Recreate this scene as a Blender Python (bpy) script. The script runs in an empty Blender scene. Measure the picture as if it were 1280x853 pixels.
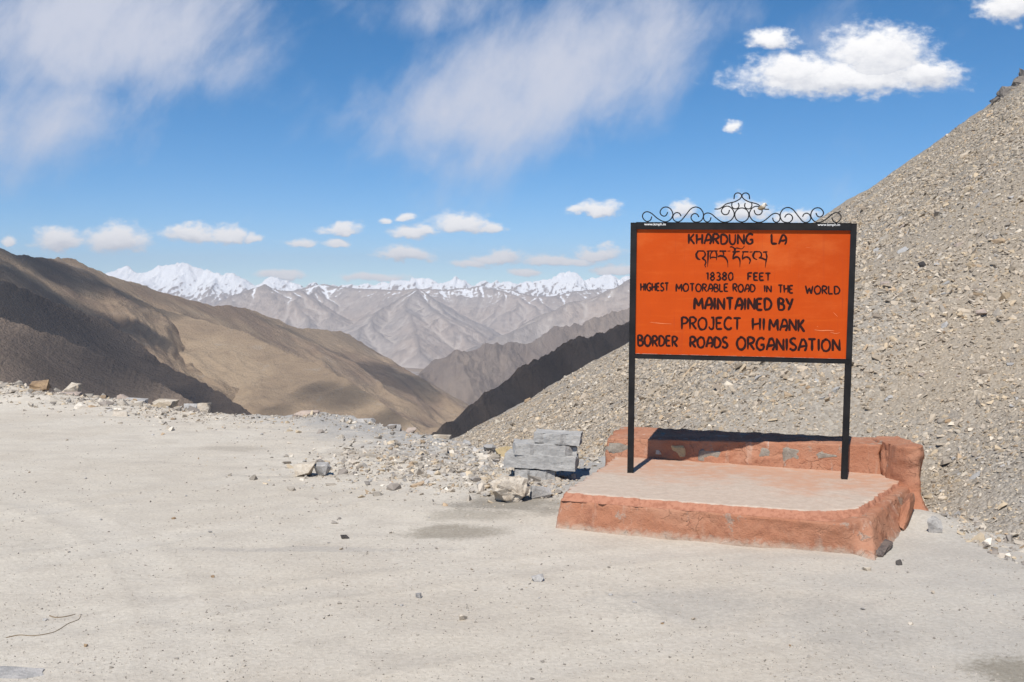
import bpy, bmesh, math, random
import numpy as np
from mathutils import Vector, Matrix, Euler
from mathutils.bvhtree import BVHTree

R = math.radians
scene = bpy.context.scene
COL = scene.collection

# ------------------------------------------------------------------ camera
FPX, PITCH, EYE = 1244.0, R(2.35), 1.65
cam_data = bpy.data.cameras.new("camera")
cam_data.sensor_width = 36.0
cam_data.lens = FPX / 1280 * 36
cam_data.clip_start = 0.1
cam_data.clip_end = 60000
cam = bpy.data.objects.new("camera", cam_data)
COL.objects.link(cam)
cam.location = (0, 0, EYE)
cam.rotation_euler = (R(90) - PITCH, 0, 0)
scene.camera = cam

# ------------------------------------------------------------------ sun, sky, exposure
SUN_EL, SUN_AZ = R(51.7), R(199)          # azimuth clockwise from +Y: behind the camera, a little left
SUN_DIR = Vector((math.sin(SUN_AZ) * math.cos(SUN_EL), math.cos(SUN_AZ) * math.cos(SUN_EL), math.sin(SUN_EL)))
sun_data = bpy.data.lights.new("sun", 'SUN')
sun_data.energy = 4.2
sun_data.angle = R(0.53)
sun_data.color = (1.0, 0.945, 0.86)
sun = bpy.data.objects.new("sun", sun_data)
COL.objects.link(sun)
sun.rotation_euler = (-SUN_DIR).to_track_quat('-Z', 'Y').to_euler()

scene.view_settings.view_transform = 'Standard'
scene.view_settings.look = 'None'
scene.view_settings.gamma = 1
scene.view_settings.use_curve_mapping = False
scene.view_settings.exposure = 0.38
scene.cycles.max_bounces = 5
scene.cycles.diffuse_bounces = 3
scene.cycles.volume_bounces = 0
scene.cycles.use_denoising = True


def ray(px, py):
    """direction through a pixel of the 1280 x 853 photograph, scaled to y = 1"""
    xc, yc = (px - 640) / FPX, (426.5 - py) / FPX
    dx, dy, dz = xc, math.cos(PITCH) + yc * math.sin(PITCH), -math.sin(PITCH) + yc * math.cos(PITCH)
    return dx / dy, 1.0, dz / dy


def at(px, py, Y):
    d = ray(px, py)
    return Vector((d[0] * Y, Y, EYE + d[2] * Y))


def on_level(px, py, z=0.0):
    d = ray(px, py)
    return at(px, py, (z - EYE) / d[2])


# ------------------------------------------------------------------ node helper
class NT:
    def __init__(s, tree):
        s.t = tree
        tree.nodes.clear()

    def n(s, kind, props=None, **inp):
        nd = s.t.nodes.new(kind)
        for k, v in (props or {}).items():
            setattr(nd, k, v)
        for k, v in inp.items():
            key = int(k[1:]) if k[0] == 'i' and k[1:].isdigit() else k.replace('_', ' ')
            s.set(nd, key, v)
        return nd

    def set(s, nd, key, v):
        sock = nd.inputs[key]
        if isinstance(v, bpy.types.NodeSocket):
            s.t.links.new(v, sock)
        elif isinstance(v, bpy.types.Node):
            s.t.links.new(v.outputs[0], sock)
        else:
            sock.default_value = v

    def m(s, op, a, b=0.0, c=0.0, clamp=False):
        return s.n('ShaderNodeMath', {'operation': op, 'use_clamp': clamp}, i0=a, i1=b, i2=c).outputs[0]

    def vm(s, op, a, b=(0, 0, 0)):
        return s.n('ShaderNodeVectorMath', {'operation': op}, i0=a, i1=b).outputs[0]

    def step(s, v, lo, hi, a=0.0, b=1.0):
        nd = s.n('ShaderNodeMapRange', {'interpolation_type': 'SMOOTHSTEP'})
        for k, x in zip(('Value', 'From Min', 'From Max', 'To Min', 'To Max'), (v, lo, hi, a, b)):
            s.set(nd, k, x)
        return nd.outputs[0]

    def mix(s, f, a, b, blend='MIX'):
        nd = s.n('ShaderNodeMix', {'data_type': 'RGBA', 'blend_type': blend, 'clamp_factor': True})
        s.set(nd, 0, f)
        for k, c in ((6, a), (7, b)):
            s.set(nd, k, c if not isinstance(c, tuple) or len(c) == 4 else (*c, 1))
        return nd.outputs[2]

    def noise(s, vec, scale, detail=4, rough=0.55, dist=0.0, dims='3D'):
        nd = s.n('ShaderNodeTexNoise', {'noise_dimensions': dims})
        if vec is not None:
            s.set(nd, 'Vector', vec)
        s.set(nd, 'Scale', scale); s.set(nd, 'Detail', detail); s.set(nd, 'Roughness', rough); s.set(nd, 'Distortion', dist)
        return nd.outputs[0]

    def map(s, vec, scale=(1, 1, 1), rot=(0, 0, 0), loc=(0, 0, 0)):
        nd = s.n('ShaderNodeMapping')
        s.set(nd, 'Vector', vec); s.set(nd, 'Scale', scale); s.set(nd, 'Rotation', rot); s.set(nd, 'Location', loc)
        return nd.outputs[0]


def material(name, build, rough=0.9, spec=0.25):
    mt = bpy.data.materials.new(name)
    mt.use_nodes = True
    t = NT(mt.node_tree)
    out = t.n('ShaderNodeOutputMaterial')
    bs = t.n('ShaderNodeBsdfPrincipled')
    t.set(bs, 'Roughness', rough)
    t.set(bs, 'Specular IOR Level', spec)
    t.t.links.new(bs.outputs[0], out.inputs[0])
    geo = t.n('ShaderNodeNewGeometry')
    pos = geo.outputs['Position']
    res = build(t, pos, geo, bs)
    col, bump = res if isinstance(res, list) else (res, None)
    t.set(bs, 'Base Color', col if not isinstance(col, tuple) else (*col, 1))
    if bump:
        h, dist, st = bump
        b = t.n('ShaderNodeBump')
        t.set(b, 'Height', h); t.set(b, 'Distance', dist); t.set(b, 'Strength', st)
        t.t.links.new(b.outputs[0], bs.inputs['Normal'])
    return mt


# ------------------------------------------------------------------ world: sky with clouds by direction
world = bpy.data.worlds.new("World")
scene.world = world
world.use_nodes = True
w = NT(world.node_tree)
SKY_STRENGTH = 0.106


def uv_of(px, py):
    d = ray(px, py)
    return d[0], d[2]


# cumulus: centre x, centre y, half width, height above, depth below (photo pixels give the angles)
CUMULUS = [
    (1050, 101, 160, 36, 24), (1098, 70, 82, 46, 50), (1150, 92, 66, 20, 26), (965, 52, 36, 14, 14), (1000, 88, 80, 24, 30), (1262, 6, 50, 26, 24),
    (915, 159, 15, 9, 8), (747, 264, 38, 11, 8), (853, 263, 20, 13, 10), (928, 266, 40, 18, 14), (990, 272, 40, 9, 8), (720, 261, 14, 5, 5),
    (72, 302, 34, 18, 16), (146, 303, 50, 22, 17), (240, 294, 48, 12, 11), (286, 296, 28, 12, 8), (317, 298, 17, 7, 6), (12, 304, 12, 7, 5),
    (428, 289, 30, 10, 7), (376, 304, 23, 7, 6), (421, 306, 20, 6, 4), (507, 274, 16, 6, 4), (517, 292, 36, 9, 7), (575, 284, 44, 16, 10),
    (612, 286, 26, 7, 6), (505, 320, 44, 13, 8), (620, 325, 44, 11, 8), (588, 330, 30, 6, 5), (682, 327, 36, 7, 6), (748, 319, 38, 10, 8),
    (715, 328, 40, 7, 6), (350, 345, 36, 7, 6), (470, 347, 50, 6, 6), (655, 341, 24, 5, 4), (770, 338, 40, 6, 6), (482, 277, 10, 4, 4)]
grp = bpy.data.node_groups.new("cloud_field", 'ShaderNodeTree')
grp.interface.new_socket("U", in_out='INPUT', socket_type='NodeSocketFloat')
grp.interface.new_socket("V", in_out='INPUT', socket_type='NodeSocketFloat')
grp.interface.new_socket("Field", in_out='OUTPUT', socket_type='NodeSocketFloat')
grp.interface.new_socket("Height", in_out='OUTPUT', socket_type='NodeSocketFloat')
g = NT(grp)
gi = g.n('NodeGroupInput'); go = g.n('NodeGroupOutput')
gu, gv = gi.outputs[0], gi.outputs[1]
cv = g.n('ShaderNodeCombineXYZ', X=gu, Y=g.m('MULTIPLY', gv, 1.5)).outputs[0]
wu = g.m('SUBTRACT', g.noise(cv, 42, 4, 0.6), 0.5)
wv = g.m('SUBTRACT', g.noise(g.vm('ADD', cv, (3.1, 1.7, 0)), 36, 4, 0.6), 0.5)
field = None
hsum = None
for cx, cy, hw, hu, hd in CUMULUS:
    u0, v0 = uv_of(cx, cy)
    su, s_up, s_dn = hw / FPX, hu * (1.3 if hw < 60 else 1.0) / FPX, hd / FPX
    k = min(1.0, hw / 90)
    du = g.m('DIVIDE', g.m('ADD', g.m('SUBTRACT', gu, u0), g.m('MULTIPLY', wu, min(su * 1.3, 0.034))), su)
    dv = g.m('ADD', g.m('SUBTRACT', gv, v0), g.m('MULTIPLY', wv, min(s_up * 2.4, 0.026)))
    dvn = g.m('MAXIMUM', g.m('DIVIDE', dv, s_up), g.m('DIVIDE', dv, -s_dn))
    q = g.m('SUBTRACT', 1.0, g.m('SQRT', g.m('ADD', g.m('MULTIPLY', du, du), g.m('MULTIPLY', dvn, dvn))))
    hgt = g.m('DIVIDE', dv, s_up + s_dn)
    if field is None:
        field, hsum = q, hgt
    else:
        sel = g.m('GREATER_THAN', q, field)
        hsum = g.m('ADD', g.m('MULTIPLY', sel, hgt), g.m('MULTIPLY', g.m('SUBTRACT', 1.0, sel), hsum))
        field = g.m('MAXIMUM', q, field)
fine = g.noise(cv, 75, 7, 0.62)
field = g.m('ADD', field, g.m('MULTIPLY', g.m('SUBTRACT', fine, 0.46), 0.9))
g.t.links.new(field, go.inputs[0])
g.t.links.new(hsum, go.inputs[1])

sky = w.n('ShaderNodeTexSky', {'sky_type': 'NISHITA', 'sun_disc': False, 'sun_elevation': SUN_EL, 'sun_rotation': SUN_AZ,
                               'altitude': 5300, 'air_density': 1.0, 'dust_density': 0.3, 'ozone_density': 1.2})
tc = w.n('ShaderNodeTexCoord').outputs['Generated']
sx = w.n('ShaderNodeSeparateXYZ', Vector=tc)
yy = w.m('MAXIMUM', sx.outputs[1], 0.08)
U, V = w.m('DIVIDE', sx.outputs[0], yy), w.m('DIVIDE', sx.outputs[2], yy)
front = w.step(sx.outputs[1], 0.1, 0.3)
cf = w.n('ShaderNodeGroup', {'node_tree': grp}); w.set(cf, 0, U); w.set(cf, 1, V)
cf2 = w.n('ShaderNodeGroup', {'node_tree': grp}); w.set(cf2, 0, w.m('SUBTRACT', U, 0.004)); w.set(cf2, 1, w.m('ADD', V, 0.007))
alpha = w.m('MULTIPLY', w.step(cf.outputs[0], -0.04, 0.60), front)
lit = w.m('ADD', w.step(w.m('SUBTRACT', cf.outputs[0], cf2.outputs[0]), -0.5, 0.35, 0.0, 0.5), w.step(cf.outputs[1], -0.45, 0.25, 0.0, 0.5))
cum_col = w.mix(lit, (0.50, 0.52, 0.575), (0.88, 0.87, 0.865))
# thin high veil: soft patches times streaky noise
sv = w.n('ShaderNodeCombineXYZ', X=U, Y=V).outputs[0]
warp = w.n('ShaderNodeTexNoise', Vector=sv, Scale=3.0, Detail=3.0).outputs['Color']
svw = w.vm('ADD', sv, w.vm('MULTIPLY', w.vm('SUBTRACT', warp, (.5, .5, .5)), (0.10, 0.10, 0)))
streak = w.noise(w.map(w.map(svw, (1, 1, 1), (0, 0, R(38))), (19, 7.5, 1)), 1.0, 9, 0.66, 0.35)
streak2 = w.noise(w.map(w.map(svw, (1, 1, 1), (0, 0, R(33))), (9, 6, 1)), 1.0, 8, 0.62)
veil = None
for px, py, hw, hh, rot, a in [(120, 40, 290, 120, 4, 1.0), (60, 130, 210, 120, 20, 0.7), (290, 75, 120, 65, 25, 0.55), (690, 90, 280, 120, 22, 1.0),
                               (560, 150, 150, 65, 30, 0.5), (840, 40, 170, 70, 20, 0.55), (560, 5, 220, 60, 0, 0.55), (960, 200, 200, 60, 10, 0.18), (1010, 40, 230, 80, 5, 0.25)]:
    u0, v0 = uv_of(px, py)
    c, s_ = math.cos(R(rot)), math.sin(R(rot))
    du, dv = w.m('SUBTRACT', U, u0), w.m('SUBTRACT', V, v0)
    a1 = w.m('DIVIDE', w.m('ADD', w.m('MULTIPLY', du, c), w.m('MULTIPLY', dv, s_)), hw / FPX)
    a2 = w.m('DIVIDE', w.m('SUBTRACT', w.m('MULTIPLY', dv, c), w.m('MULTIPLY', du, s_)), hh / FPX)
    d2 = w.m('SQRT', w.m('ADD', w.m('MULTIPLY', a1, a1), w.m('MULTIPLY', a2, a2)))
    e = w.step(d2, 1.35, 0.1, 0.0, a)
    veil = e if veil is None else w.m('MAXIMUM', veil, e)
vn = w.m('ADD', w.m('MULTIPLY', streak, 0.58), w.m('MULTIPLY', streak2, 1.15))
va = w.m('MULTIPLY', w.m('MULTIPLY', w.step(w.m('ADD', w.m('MULTIPLY', veil, 0.75), w.m('SUBTRACT', vn, 1.03)), -0.06, 0.66), 0.90), front)
hs = w.n('ShaderNodeHueSaturation', Color=sky.outputs[0], Saturation=1.42, Hue=0.494)
skyc = w.vm('MULTIPLY', hs.outputs[0], (SKY_STRENGTH, SKY_STRENGTH, SKY_STRENGTH))
c1 = w.mix(va, skyc, (0.53, 0.55, 0.63))
c2 = w.mix(alpha, c1, cum_col)
bg = w.n('ShaderNodeBackground', Strength=1.0)
w.set(bg, 'Color', c2)
wo = w.n('ShaderNodeOutputWorld')
w.t.links.new(bg.outputs[0], wo.inputs[0])
world.cycles.sampling_method = 'MANUAL'
world.cycles.sample_map_resolution = 512

# ------------------------------------------------------------------ numpy noise
_rng = np.random.default_rng(7)
PERM = np.concatenate([_rng.permutation(256)] * 3)
GRAD = _rng.normal(size=(256, 3)); GRAD /= np.linalg.norm(GRAD, axis=1)[:, None]


def pnoise(x, y, z=0.0):
    x, y, z = np.broadcast_arrays(np.asarray(x, float), np.asarray(y, float), np.asarray(z, float))
    xi, yi, zi = np.floor(x).astype(int), np.floor(y).astype(int), np.floor(z).astype(int)
    xf, yf, zf = x - xi, y - yi, z - zi
    fade = lambda t: t * t * t * (t * (t * 6 - 15) + 10)
    u, v, s = fade(xf), fade(yf), fade(zf)

    def gr(i, j, k):
        h = PERM[PERM[PERM[(xi + i) & 255] + ((yi + j) & 255)] + ((zi + k) & 255)]
        gvec = GRAD[h]
        return gvec[..., 0] * (xf - i) + gvec[..., 1] * (yf - j) + gvec[..., 2] * (zf - k)
    L = lambda a, b, t: a + t * (b - a)
    return 1.5 * L(L(L(gr(0, 0, 0), gr(1, 0, 0), u), L(gr(0, 1, 0), gr(1, 1, 0), u), v),
                   L(L(gr(0, 0, 1), gr(1, 0, 1), u), L(gr(0, 1, 1), gr(1, 1, 1), u), v), s)


def fbm(x, y, z=0.0, octv=5, gain=0.5, lac=2.03):
    t, a = 0, 1
    for i in range(octv):
        t = t + a * pnoise(x * lac ** i + 13.7 * i, y * lac ** i, np.asarray(z) * lac ** i + 3.3 * i)
        a *= gain
    return t


def ridged(x, y, z=0.0, octv=5, gain=0.5, lac=2.03):
    t, a = 0, 1
    for i in range(octv):
        t = t + a * (1 - np.abs(pnoise(x * lac ** i + 9.1 * i, y * lac ** i, np.asarray(z) * lac ** i + 5.3 * i)) * 2)
        a *= gain
    return t


# ------------------------------------------------------------------ object helpers
def tag(o, label=None, cat=None, group=None, kind=None):
    if label: o["label"] = label
    if cat: o["category"] = cat
    if group: o["group"] = group
    if kind: o["kind"] = kind
    return o


def np_mesh(name, verts, faces, mat, parent=None, smooth=False, tint=None):
    """faces: (n,3) or (n,4) integer array"""
    me = bpy.data.meshes.new(name)
    verts = np.asarray(verts, np.float32); faces = np.asarray(faces, np.int32)
    k = faces.shape[1]
    me.vertices.add(len(verts)); me.vertices.foreach_set('co', verts.ravel())
    me.loops.add(faces.size); me.loops.foreach_set('vertex_index', faces.ravel())
    me.polygons.add(len(faces))
    me.polygons.foreach_set('loop_start', np.arange(0, faces.size, k, dtype=np.int32))
    me.polygons.foreach_set('use_smooth', np.full(len(faces), smooth))
    me.update(calc_edges=True)
    if tint is not None:
        at_ = me.color_attributes.new('tint', 'FLOAT_COLOR', 'POINT')
        at_.data.foreach_set('color', np.asarray(tint, np.float32).ravel())
    me.materials.append(mat)
    o = bpy.data.objects.new(name, me)
    COL.objects.link(o)
    if parent: o.parent = parent
    return o


def grid_faces(n, m):
    i = np.arange(n * m).reshape(n, m)
    return np.stack([i[:-1, :-1].ravel(), i[:-1, 1:].ravel(), i[1:, 1:].ravel(), i[1:, :-1].ravel()], 1)


def bm_obj(name, bm, mat, parent=None, smooth=False):
    me = bpy.data.meshes.new(name)
    bmesh.ops.recalc_face_normals(bm, faces=bm.faces)
    bm.to_mesh(me); bm.free()
    if smooth:
        for p in me.polygons: p.use_smooth = True
    me.materials.append(mat)
    o = bpy.data.objects.new(name, me)
    COL.objects.link(o)
    if parent: o.parent = parent
    return o


def empty(name, loc):
    o = bpy.data.objects.new(name, None)
    COL.objects.link(o)
    o.location = loc
    return o


# ------------------------------------------------------------------ terrain functions
EDGE = np.array([(-200, 60), (-60, 30), (-20, 22.5), (-9.6, 18.3), (-6.1, 15.9), (-4.9, 15.0), (-3.9, 14.4), (-2.96, 14.2), (-2.2, 13.7), (-1.67, 13.0),
                 (-0.97, 12.05), (-0.4, 11.3), (0.4, 10.7), (1.5, 10.4), (4, 10.2), (60, 10)])
BASE = np.array([(4.2, -80), (3.9, -10), (3.75, 2), (3.6, 5.3), (3.42, 6.6), (3.28, 7.3), (3.2, 8.2), (2.7, 9.0), (1.7, 9.55), (1.0, 9.9), (0.5, 10.3), (0.2, 11.0), (-0.2, 12.0), (-8, 60)])
SIL = [(300, 655), (420, 612), (500, 578), (560, 545), (600, 524), (640, 503), (700, 468), (785, 421), (880, 361), (960, 309), (1040, 256), (1100, 219), (1190, 157), (1280, 93), (1400, 8), (1700, -200)]
SU, SV = np.array([uv_of(*p) for p in SIL]).T


TRACKS = [(-9.0, 2.0, 6.4), (-9.0, 2.0, 7.9), (6.0, -8.5, 14.2), (6.0, -8.5, 15.8), (-30.0, 30.0, 34.5), (-30.0, 30.0, 36.0)]


def edge_dist(X, Y):
    return (np.interp(X, EDGE[:, 0], EDGE[:, 1]) - Y) * 0.85


def ground_z(X, Y):
    X, Y = np.asarray(X, float), np.asarray(Y, float)
    e = edge_dist(X, Y)
    z = 0.018 * fbm(X * 0.45, Y * 0.45, 1.3, 3) + 0.006 * fbm(X * 2.6, Y * 2.6, 4.1, 4)
    rough = np.exp(-((X + 0.7) / 1.5) ** 2 - ((Y - 10.3) / 1.3) ** 2)
    rough = np.maximum(rough, np.exp(-np.maximum(e - 0.2, 0) / 0.9) * (e > -2) * 0.8)
    z = z + rough * (0.0 + 0.045 * fbm(X * 1.6, Y * 1.6, 7.7, 5) + 0.03 * (ridged(X * 4, Y * 4, 2.2, 3) - 1.2))
    berm = np.clip((-X - 4.6) / 3.5, 0, 1) * np.clip((14 + X) / 4, 0.3, 1)
    z = z + berm * 0.13 * np.exp(-((e - 0.5) / 0.9) ** 2) * (1 + 0.5 * fbm(X * 0.9, Y * 0.9, 2.7, 4))
    z = z + 0.10 * np.exp(-((X - 2.98) / 0.30) ** 2 - ((Y - 7.25) / 0.33) ** 2)
    z = z + 0.05 * np.exp(-((X + 2.6) / 0.7) ** 2 - ((Y - 13.4) / 0.8) ** 2)
    rm = np.clip(0.45 + 0.9 * fbm(X * 0.5, Y * 0.5, 15.0, 3), 0, 1)
    for cx_, cy_, rad in TRACKS:
        q = np.abs(np.hypot(X - cx_, Y - cy_) - rad)
        z = z + rm * (0.008 * np.exp(-((q - 0.20) / 0.055) ** 2) - 0.008 * np.exp(-(q / 0.11) ** 2))
    over = np.maximum(-e, 0)
    z = z - 0.62 * over + 0.10 * np.minimum(over, 3) * fbm(X * 0.5, Y * 0.5, 9.0, 4)
    return z


def base_dist(X, Y):
    best = np.full(X.shape, 1e9); sgn = np.ones(X.shape)
    for (x0, y0), (x1, y1) in zip(BASE[:-1], BASE[1:]):
        dx, dy = x1 - x0, y1 - y0
        t = np.clip(((X - x0) * dx + (Y - y0) * dy) / (dx * dx + dy * dy), 0, 1)
        d = np.hypot(X - x0 - t * dx, Y - y0 - t * dy)
        c = dx * (Y - y0) - dy * (X - x0)
        upd = d < best
        best = np.where(upd, d, best); sgn = np.where(upd, np.where(c < 0, 1, -1), sgn)
    return best * sgn


def scree_z(X, Y):
    X, Y = np.asarray(X, float), np.asarray(Y, float)
    Yc = np.maximum(Y, 6.0)
    u = X / Yc
    A = Yc * np.interp(u, SU, SV) + 0.55
    A = A - np.maximum(Y - 150, 0) ** 2 * 0.002
    d = base_dist(X, Y)
    toe = 0.72 * d - 0.12 + 0.10 * np.exp(-np.maximum(d, 0) / 0.5)
    toe = np.where(d < 0, 0.9 * d - 0.02, toe)
    k = 1.2
    h = np.clip(0.5 + 0.5 * (A - toe) / k, 0, 1)
    z = A * (1 - h) + toe * h - k * h * (1 - h) * 0.6
    up = np.clip(d / 2, 0, 1)
    z = z + up * (0.07 * fbm(X * 0.35, Y * 0.35, 0.7, 4) + 0.02 * fbm(X * 2, Y * 2, 5.5, 4)) + up * 0.0036 * np.maximum(Y - 10, 0) * fbm(X * 0.12, Y * 0.12, 3.1, 6, 0.6)
    return z


def spaced(knots):
    out = []
    for a, b, st in knots:
        out.append(np.arange(a, b, st))
    return np.concatenate(out)


# ------------------------------------------------------------------ materials of the terrain
def m_ground(t, pos, geo, bs):
    big = t.noise(pos, 0.55, 5, 0.6)
    mid = t.noise(t.map(pos, (1, 1.8, 1)), 2.3, 6, 0.62)
    fine = t.noise(pos, 38, 5, 0.7)
    grit = t.noise(pos, 140, 3, 0.7)
    c = t.mix(t.step(big, 0.35, 0.65), (0.55, 0.492, 0.412), (0.605, 0.552, 0.472))
    c = t.mix(t.step(mid, 0.40, 0.72, 0, 0.5), c, (0.455, 0.405, 0.345))
    tp = t.n('ShaderNodeSeparateXYZ', Vector=pos)
    tb = t.noise(pos, 1.1, 4, 0.6)
    for cx_, cy_, rad in TRACKS:
        ddx, ddy = t.m('SUBTRACT', tp.outputs[0], cx_), t.m('SUBTRACT', tp.outputs[1], cy_)
        rr_ = t.m('ADD', t.m('SUBTRACT', t.m('SQRT', t.m('ADD', t.m('MULTIPLY', ddx, ddx), t.m('MULTIPLY', ddy, ddy))), rad), t.m('MULTIPLY', t.m('SUBTRACT', tb, 0.5), 0.2))
        band = t.m('MULTIPLY', t.step(t.m('ABSOLUTE', rr_), 0.20, 0.05, 0, 0.16), t.step(mid, 0.35, 0.55))
        c = t.mix(band, c, (0.64, 0.60, 0.535))
        rim = t.m('MULTIPLY', t.step(t.m('ABSOLUTE', t.m('SUBTRACT', t.m('ABSOLUTE', rr_), 0.19)), 0.05, 0.01, 0, 0.2), t.step(tb, 0.42, 0.55))
        c = t.mix(rim, c, (0.42, 0.375, 0.32))
    sp = t.n('ShaderNodeSeparateXYZ', Vector=pos)
    X, Y = sp.outputs[0], sp.outputs[1]
    wob = t.m('SUBTRACT', t.noise(pos, 1.6, 5, 0.65), 0.5)
    # grey gravelly ground towards the scree and the far rubble
    gx = t.step(t.m('ADD', t.m('ADD', X, t.m('MULTIPLY', Y, -0.10)), t.m('MULTIPLY', wob, 3.5)), 0.2, 2.6, 0, 0.62)
    c = t.mix(gx, c, (0.40, 0.385, 0.36))
    gy = t.step(t.m('ADD', t.m('ADD', Y, t.m('MULTIPLY', X, 1.35)), t.m('MULTIPLY', wob, 3.0)), 8.2, 10.2, 0, 0.85)
    gy = t.m('MULTIPLY', gy, t.step(Y, 7.4, 8.6))
    c = t.mix(gy, c, (0.33, 0.325, 0.32))
    # damp stains with their own outline
    for (x0, y0, rx, ry, col, a) in [(-0.42, 7.05, 0.42, 0.22, (0.27, 0.235, 0.185), 0.8), (0.02, 8.0, 0.55, 0.42, (0.23, 0.205, 0.17), 0.85), (-0.3, 7.6, 0.5, 0.2, (0.3, 0.265, 0.21), 0.55),
                                     (2.28, 4.35, 0.25, 0.3, (0.22, 0.195, 0.15), 0.8), (-1.35, 6.55, 0.95, 0.08, (0.40, 0.37, 0.335), 0.6), (-3.0, 11.0, 0.5, 0.25, (0.35, 0.31, 0.26), 0.6),
                                     (-1.6, 10.6, 0.55, 0.35, (0.33, 0.29, 0.245), 0.6), (1.0, 5.4, 0.55, 0.35, (0.39, 0.365, 0.33), 0.55), (1.7, 5.0, 0.35, 0.5, (0.39, 0.365, 0.33), 0.5),
                                     (-1.1, 12.9, 0.5, 0.6, (0.31, 0.28, 0.25), 0.7), (-1.9, 9.3, 0.9, 0.10, (0.38, 0.345, 0.3), 0.5)]:
        dx = t.m('DIVIDE', t.m('SUBTRACT', X, x0), rx); dy = t.m('DIVIDE', t.m('SUBTRACT', Y, y0), ry)
        d = t.m('ADD', t.m('SQRT', t.m('ADD', t.m('MULTIPLY', dx, dx), t.m('MULTIPLY', dy, dy))), t.m('MULTIPLY', wob, 2.2))
        d = t.m('ADD', d, t.m('MULTIPLY', t.m('SUBTRACT', fine, 0.5), 0.7))
        c = t.mix(t.step(d, 1.15, 0.45, 0, a), c, col)
    c = t.mix(t.step(fine, 0.30, 0.70), t.mix(0.22, c, (0.2, 0.18, 0.15)), t.mix(0.10, c, (0.8, 0.76, 0.7)))
    c = t.mix(t.step(grit, 0.62, 0.74, 0, 0.35), c, (0.25, 0.22, 0.19))
    # beyond the lip the fill slope is loose brown-grey rock
    h = t.m('ADD', t.m('MULTIPLY', fine, 0.55), t.m('ADD', t.m('MULTIPLY', mid, 0.8), t.m('MULTIPLY', grit, 0.35)))
    return [c, (h, 0.016, 0.75)]


def m_scree(t, pos, geo, bs):
    v = t.n('ShaderNodeTexVoronoi', Vector=pos, Scale=30.0)
    v2 = t.n('ShaderNodeTexVoronoi', Vector=pos, Scale=13.0)
    n1 = t.noise(pos, 0.25, 4, 0.6)
    n2 = t.noise(pos, 3, 6, 0.65)
    rnd = t.n('ShaderNodeSeparateColor', Color=v.outputs['Color']).outputs[0]
    c = t.mix(rnd, (0.255, 0.228, 0.194), (0.39, 0.354, 0.306))
    c = t.mix(t.step(n1, 0.42, 0.62, 0, 0.5), c, (0.34, 0.275, 0.20))
    c = t.mix(t.step(n2, 0.5, 0.75, 0, 0.5), c, (0.22, 0.205, 0.19))
    h = t.m('ADD', t.m('MULTIPLY', v.outputs['Distance'], -0.6), t.m('ADD', t.m('MULTIPLY', rnd, 0.5), t.m('MULTIPLY', v2.outputs['Distance'], -0.6)))
    return [c, (h, 0.03, 0.8)]


def m_tint(t, pos, geo, bs):
    a = t.n('ShaderNodeAttribute', {'attribute_name': 'tint'}).outputs['Color']
    n = t.noise(pos, 30, 4, 0.65)
    return [t.mix(t.step(n, 0.3, 0.7, 0.0, 0.35), a, t.mix(0.6, a, (0.14, 0.12, 0.1))), (n, 0.01, 0.5)]


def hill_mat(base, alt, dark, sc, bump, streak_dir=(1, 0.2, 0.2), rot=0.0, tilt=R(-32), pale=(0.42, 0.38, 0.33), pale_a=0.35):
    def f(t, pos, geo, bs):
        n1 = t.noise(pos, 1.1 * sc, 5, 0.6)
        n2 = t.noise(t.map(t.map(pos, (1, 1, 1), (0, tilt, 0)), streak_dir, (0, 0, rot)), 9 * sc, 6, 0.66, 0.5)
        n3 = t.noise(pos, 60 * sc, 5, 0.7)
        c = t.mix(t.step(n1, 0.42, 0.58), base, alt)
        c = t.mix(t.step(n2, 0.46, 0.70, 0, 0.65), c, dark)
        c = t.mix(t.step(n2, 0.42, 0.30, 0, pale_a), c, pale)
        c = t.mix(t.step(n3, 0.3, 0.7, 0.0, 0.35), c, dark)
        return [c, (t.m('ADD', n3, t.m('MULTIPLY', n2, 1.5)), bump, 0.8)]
    return f


M_GROUND = material("dusty_gravel_ground", m_ground, 0.95, 0.15)
M_SCREE = material("scree_surface", m_scree, 0.95, 0.15)
M_STONES = material("scree_stone", m_tint, 0.9, 0.2)
M_HILL = material("brown_hillside", hill_mat((0.385, 0.288, 0.198), (0.275, 0.20, 0.146), (0.19, 0.142, 0.108), 0.006, 6, (0.25, 0.8, 1), 0), 0.95, 0.1)
M_TAN = material("tan_hillside", hill_mat((0.425, 0.325, 0.225), (0.34, 0.255, 0.178), (0.245, 0.185, 0.135), 0.006, 5, (0.25, 0.8, 1), 0), 0.95, 0.1)
M_DARKHILL = material("dark_brown_hillside", hill_mat((0.25, 0.195, 0.155), (0.20, 0.158, 0.13), (0.14, 0.112, 0.094), 0.008, 4, (0.25, 0.8, 1), 0, R(-32), (0.2, 0.165, 0.14), 0.4), 0.95, 0.1)
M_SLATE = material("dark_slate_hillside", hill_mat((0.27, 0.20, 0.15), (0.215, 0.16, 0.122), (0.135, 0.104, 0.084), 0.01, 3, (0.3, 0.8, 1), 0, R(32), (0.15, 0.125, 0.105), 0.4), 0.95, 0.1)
M_MID = material("brown_grey_mountain", hill_mat((0.32, 0.255, 0.21), (0.25, 0.20, 0.172), (0.16, 0.135, 0.122), 0.004, 10, (1, 0.25, 0.2), 0, 0, (0.32, 0.27, 0.23), 0.5), 0.95, 0.1)


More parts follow.
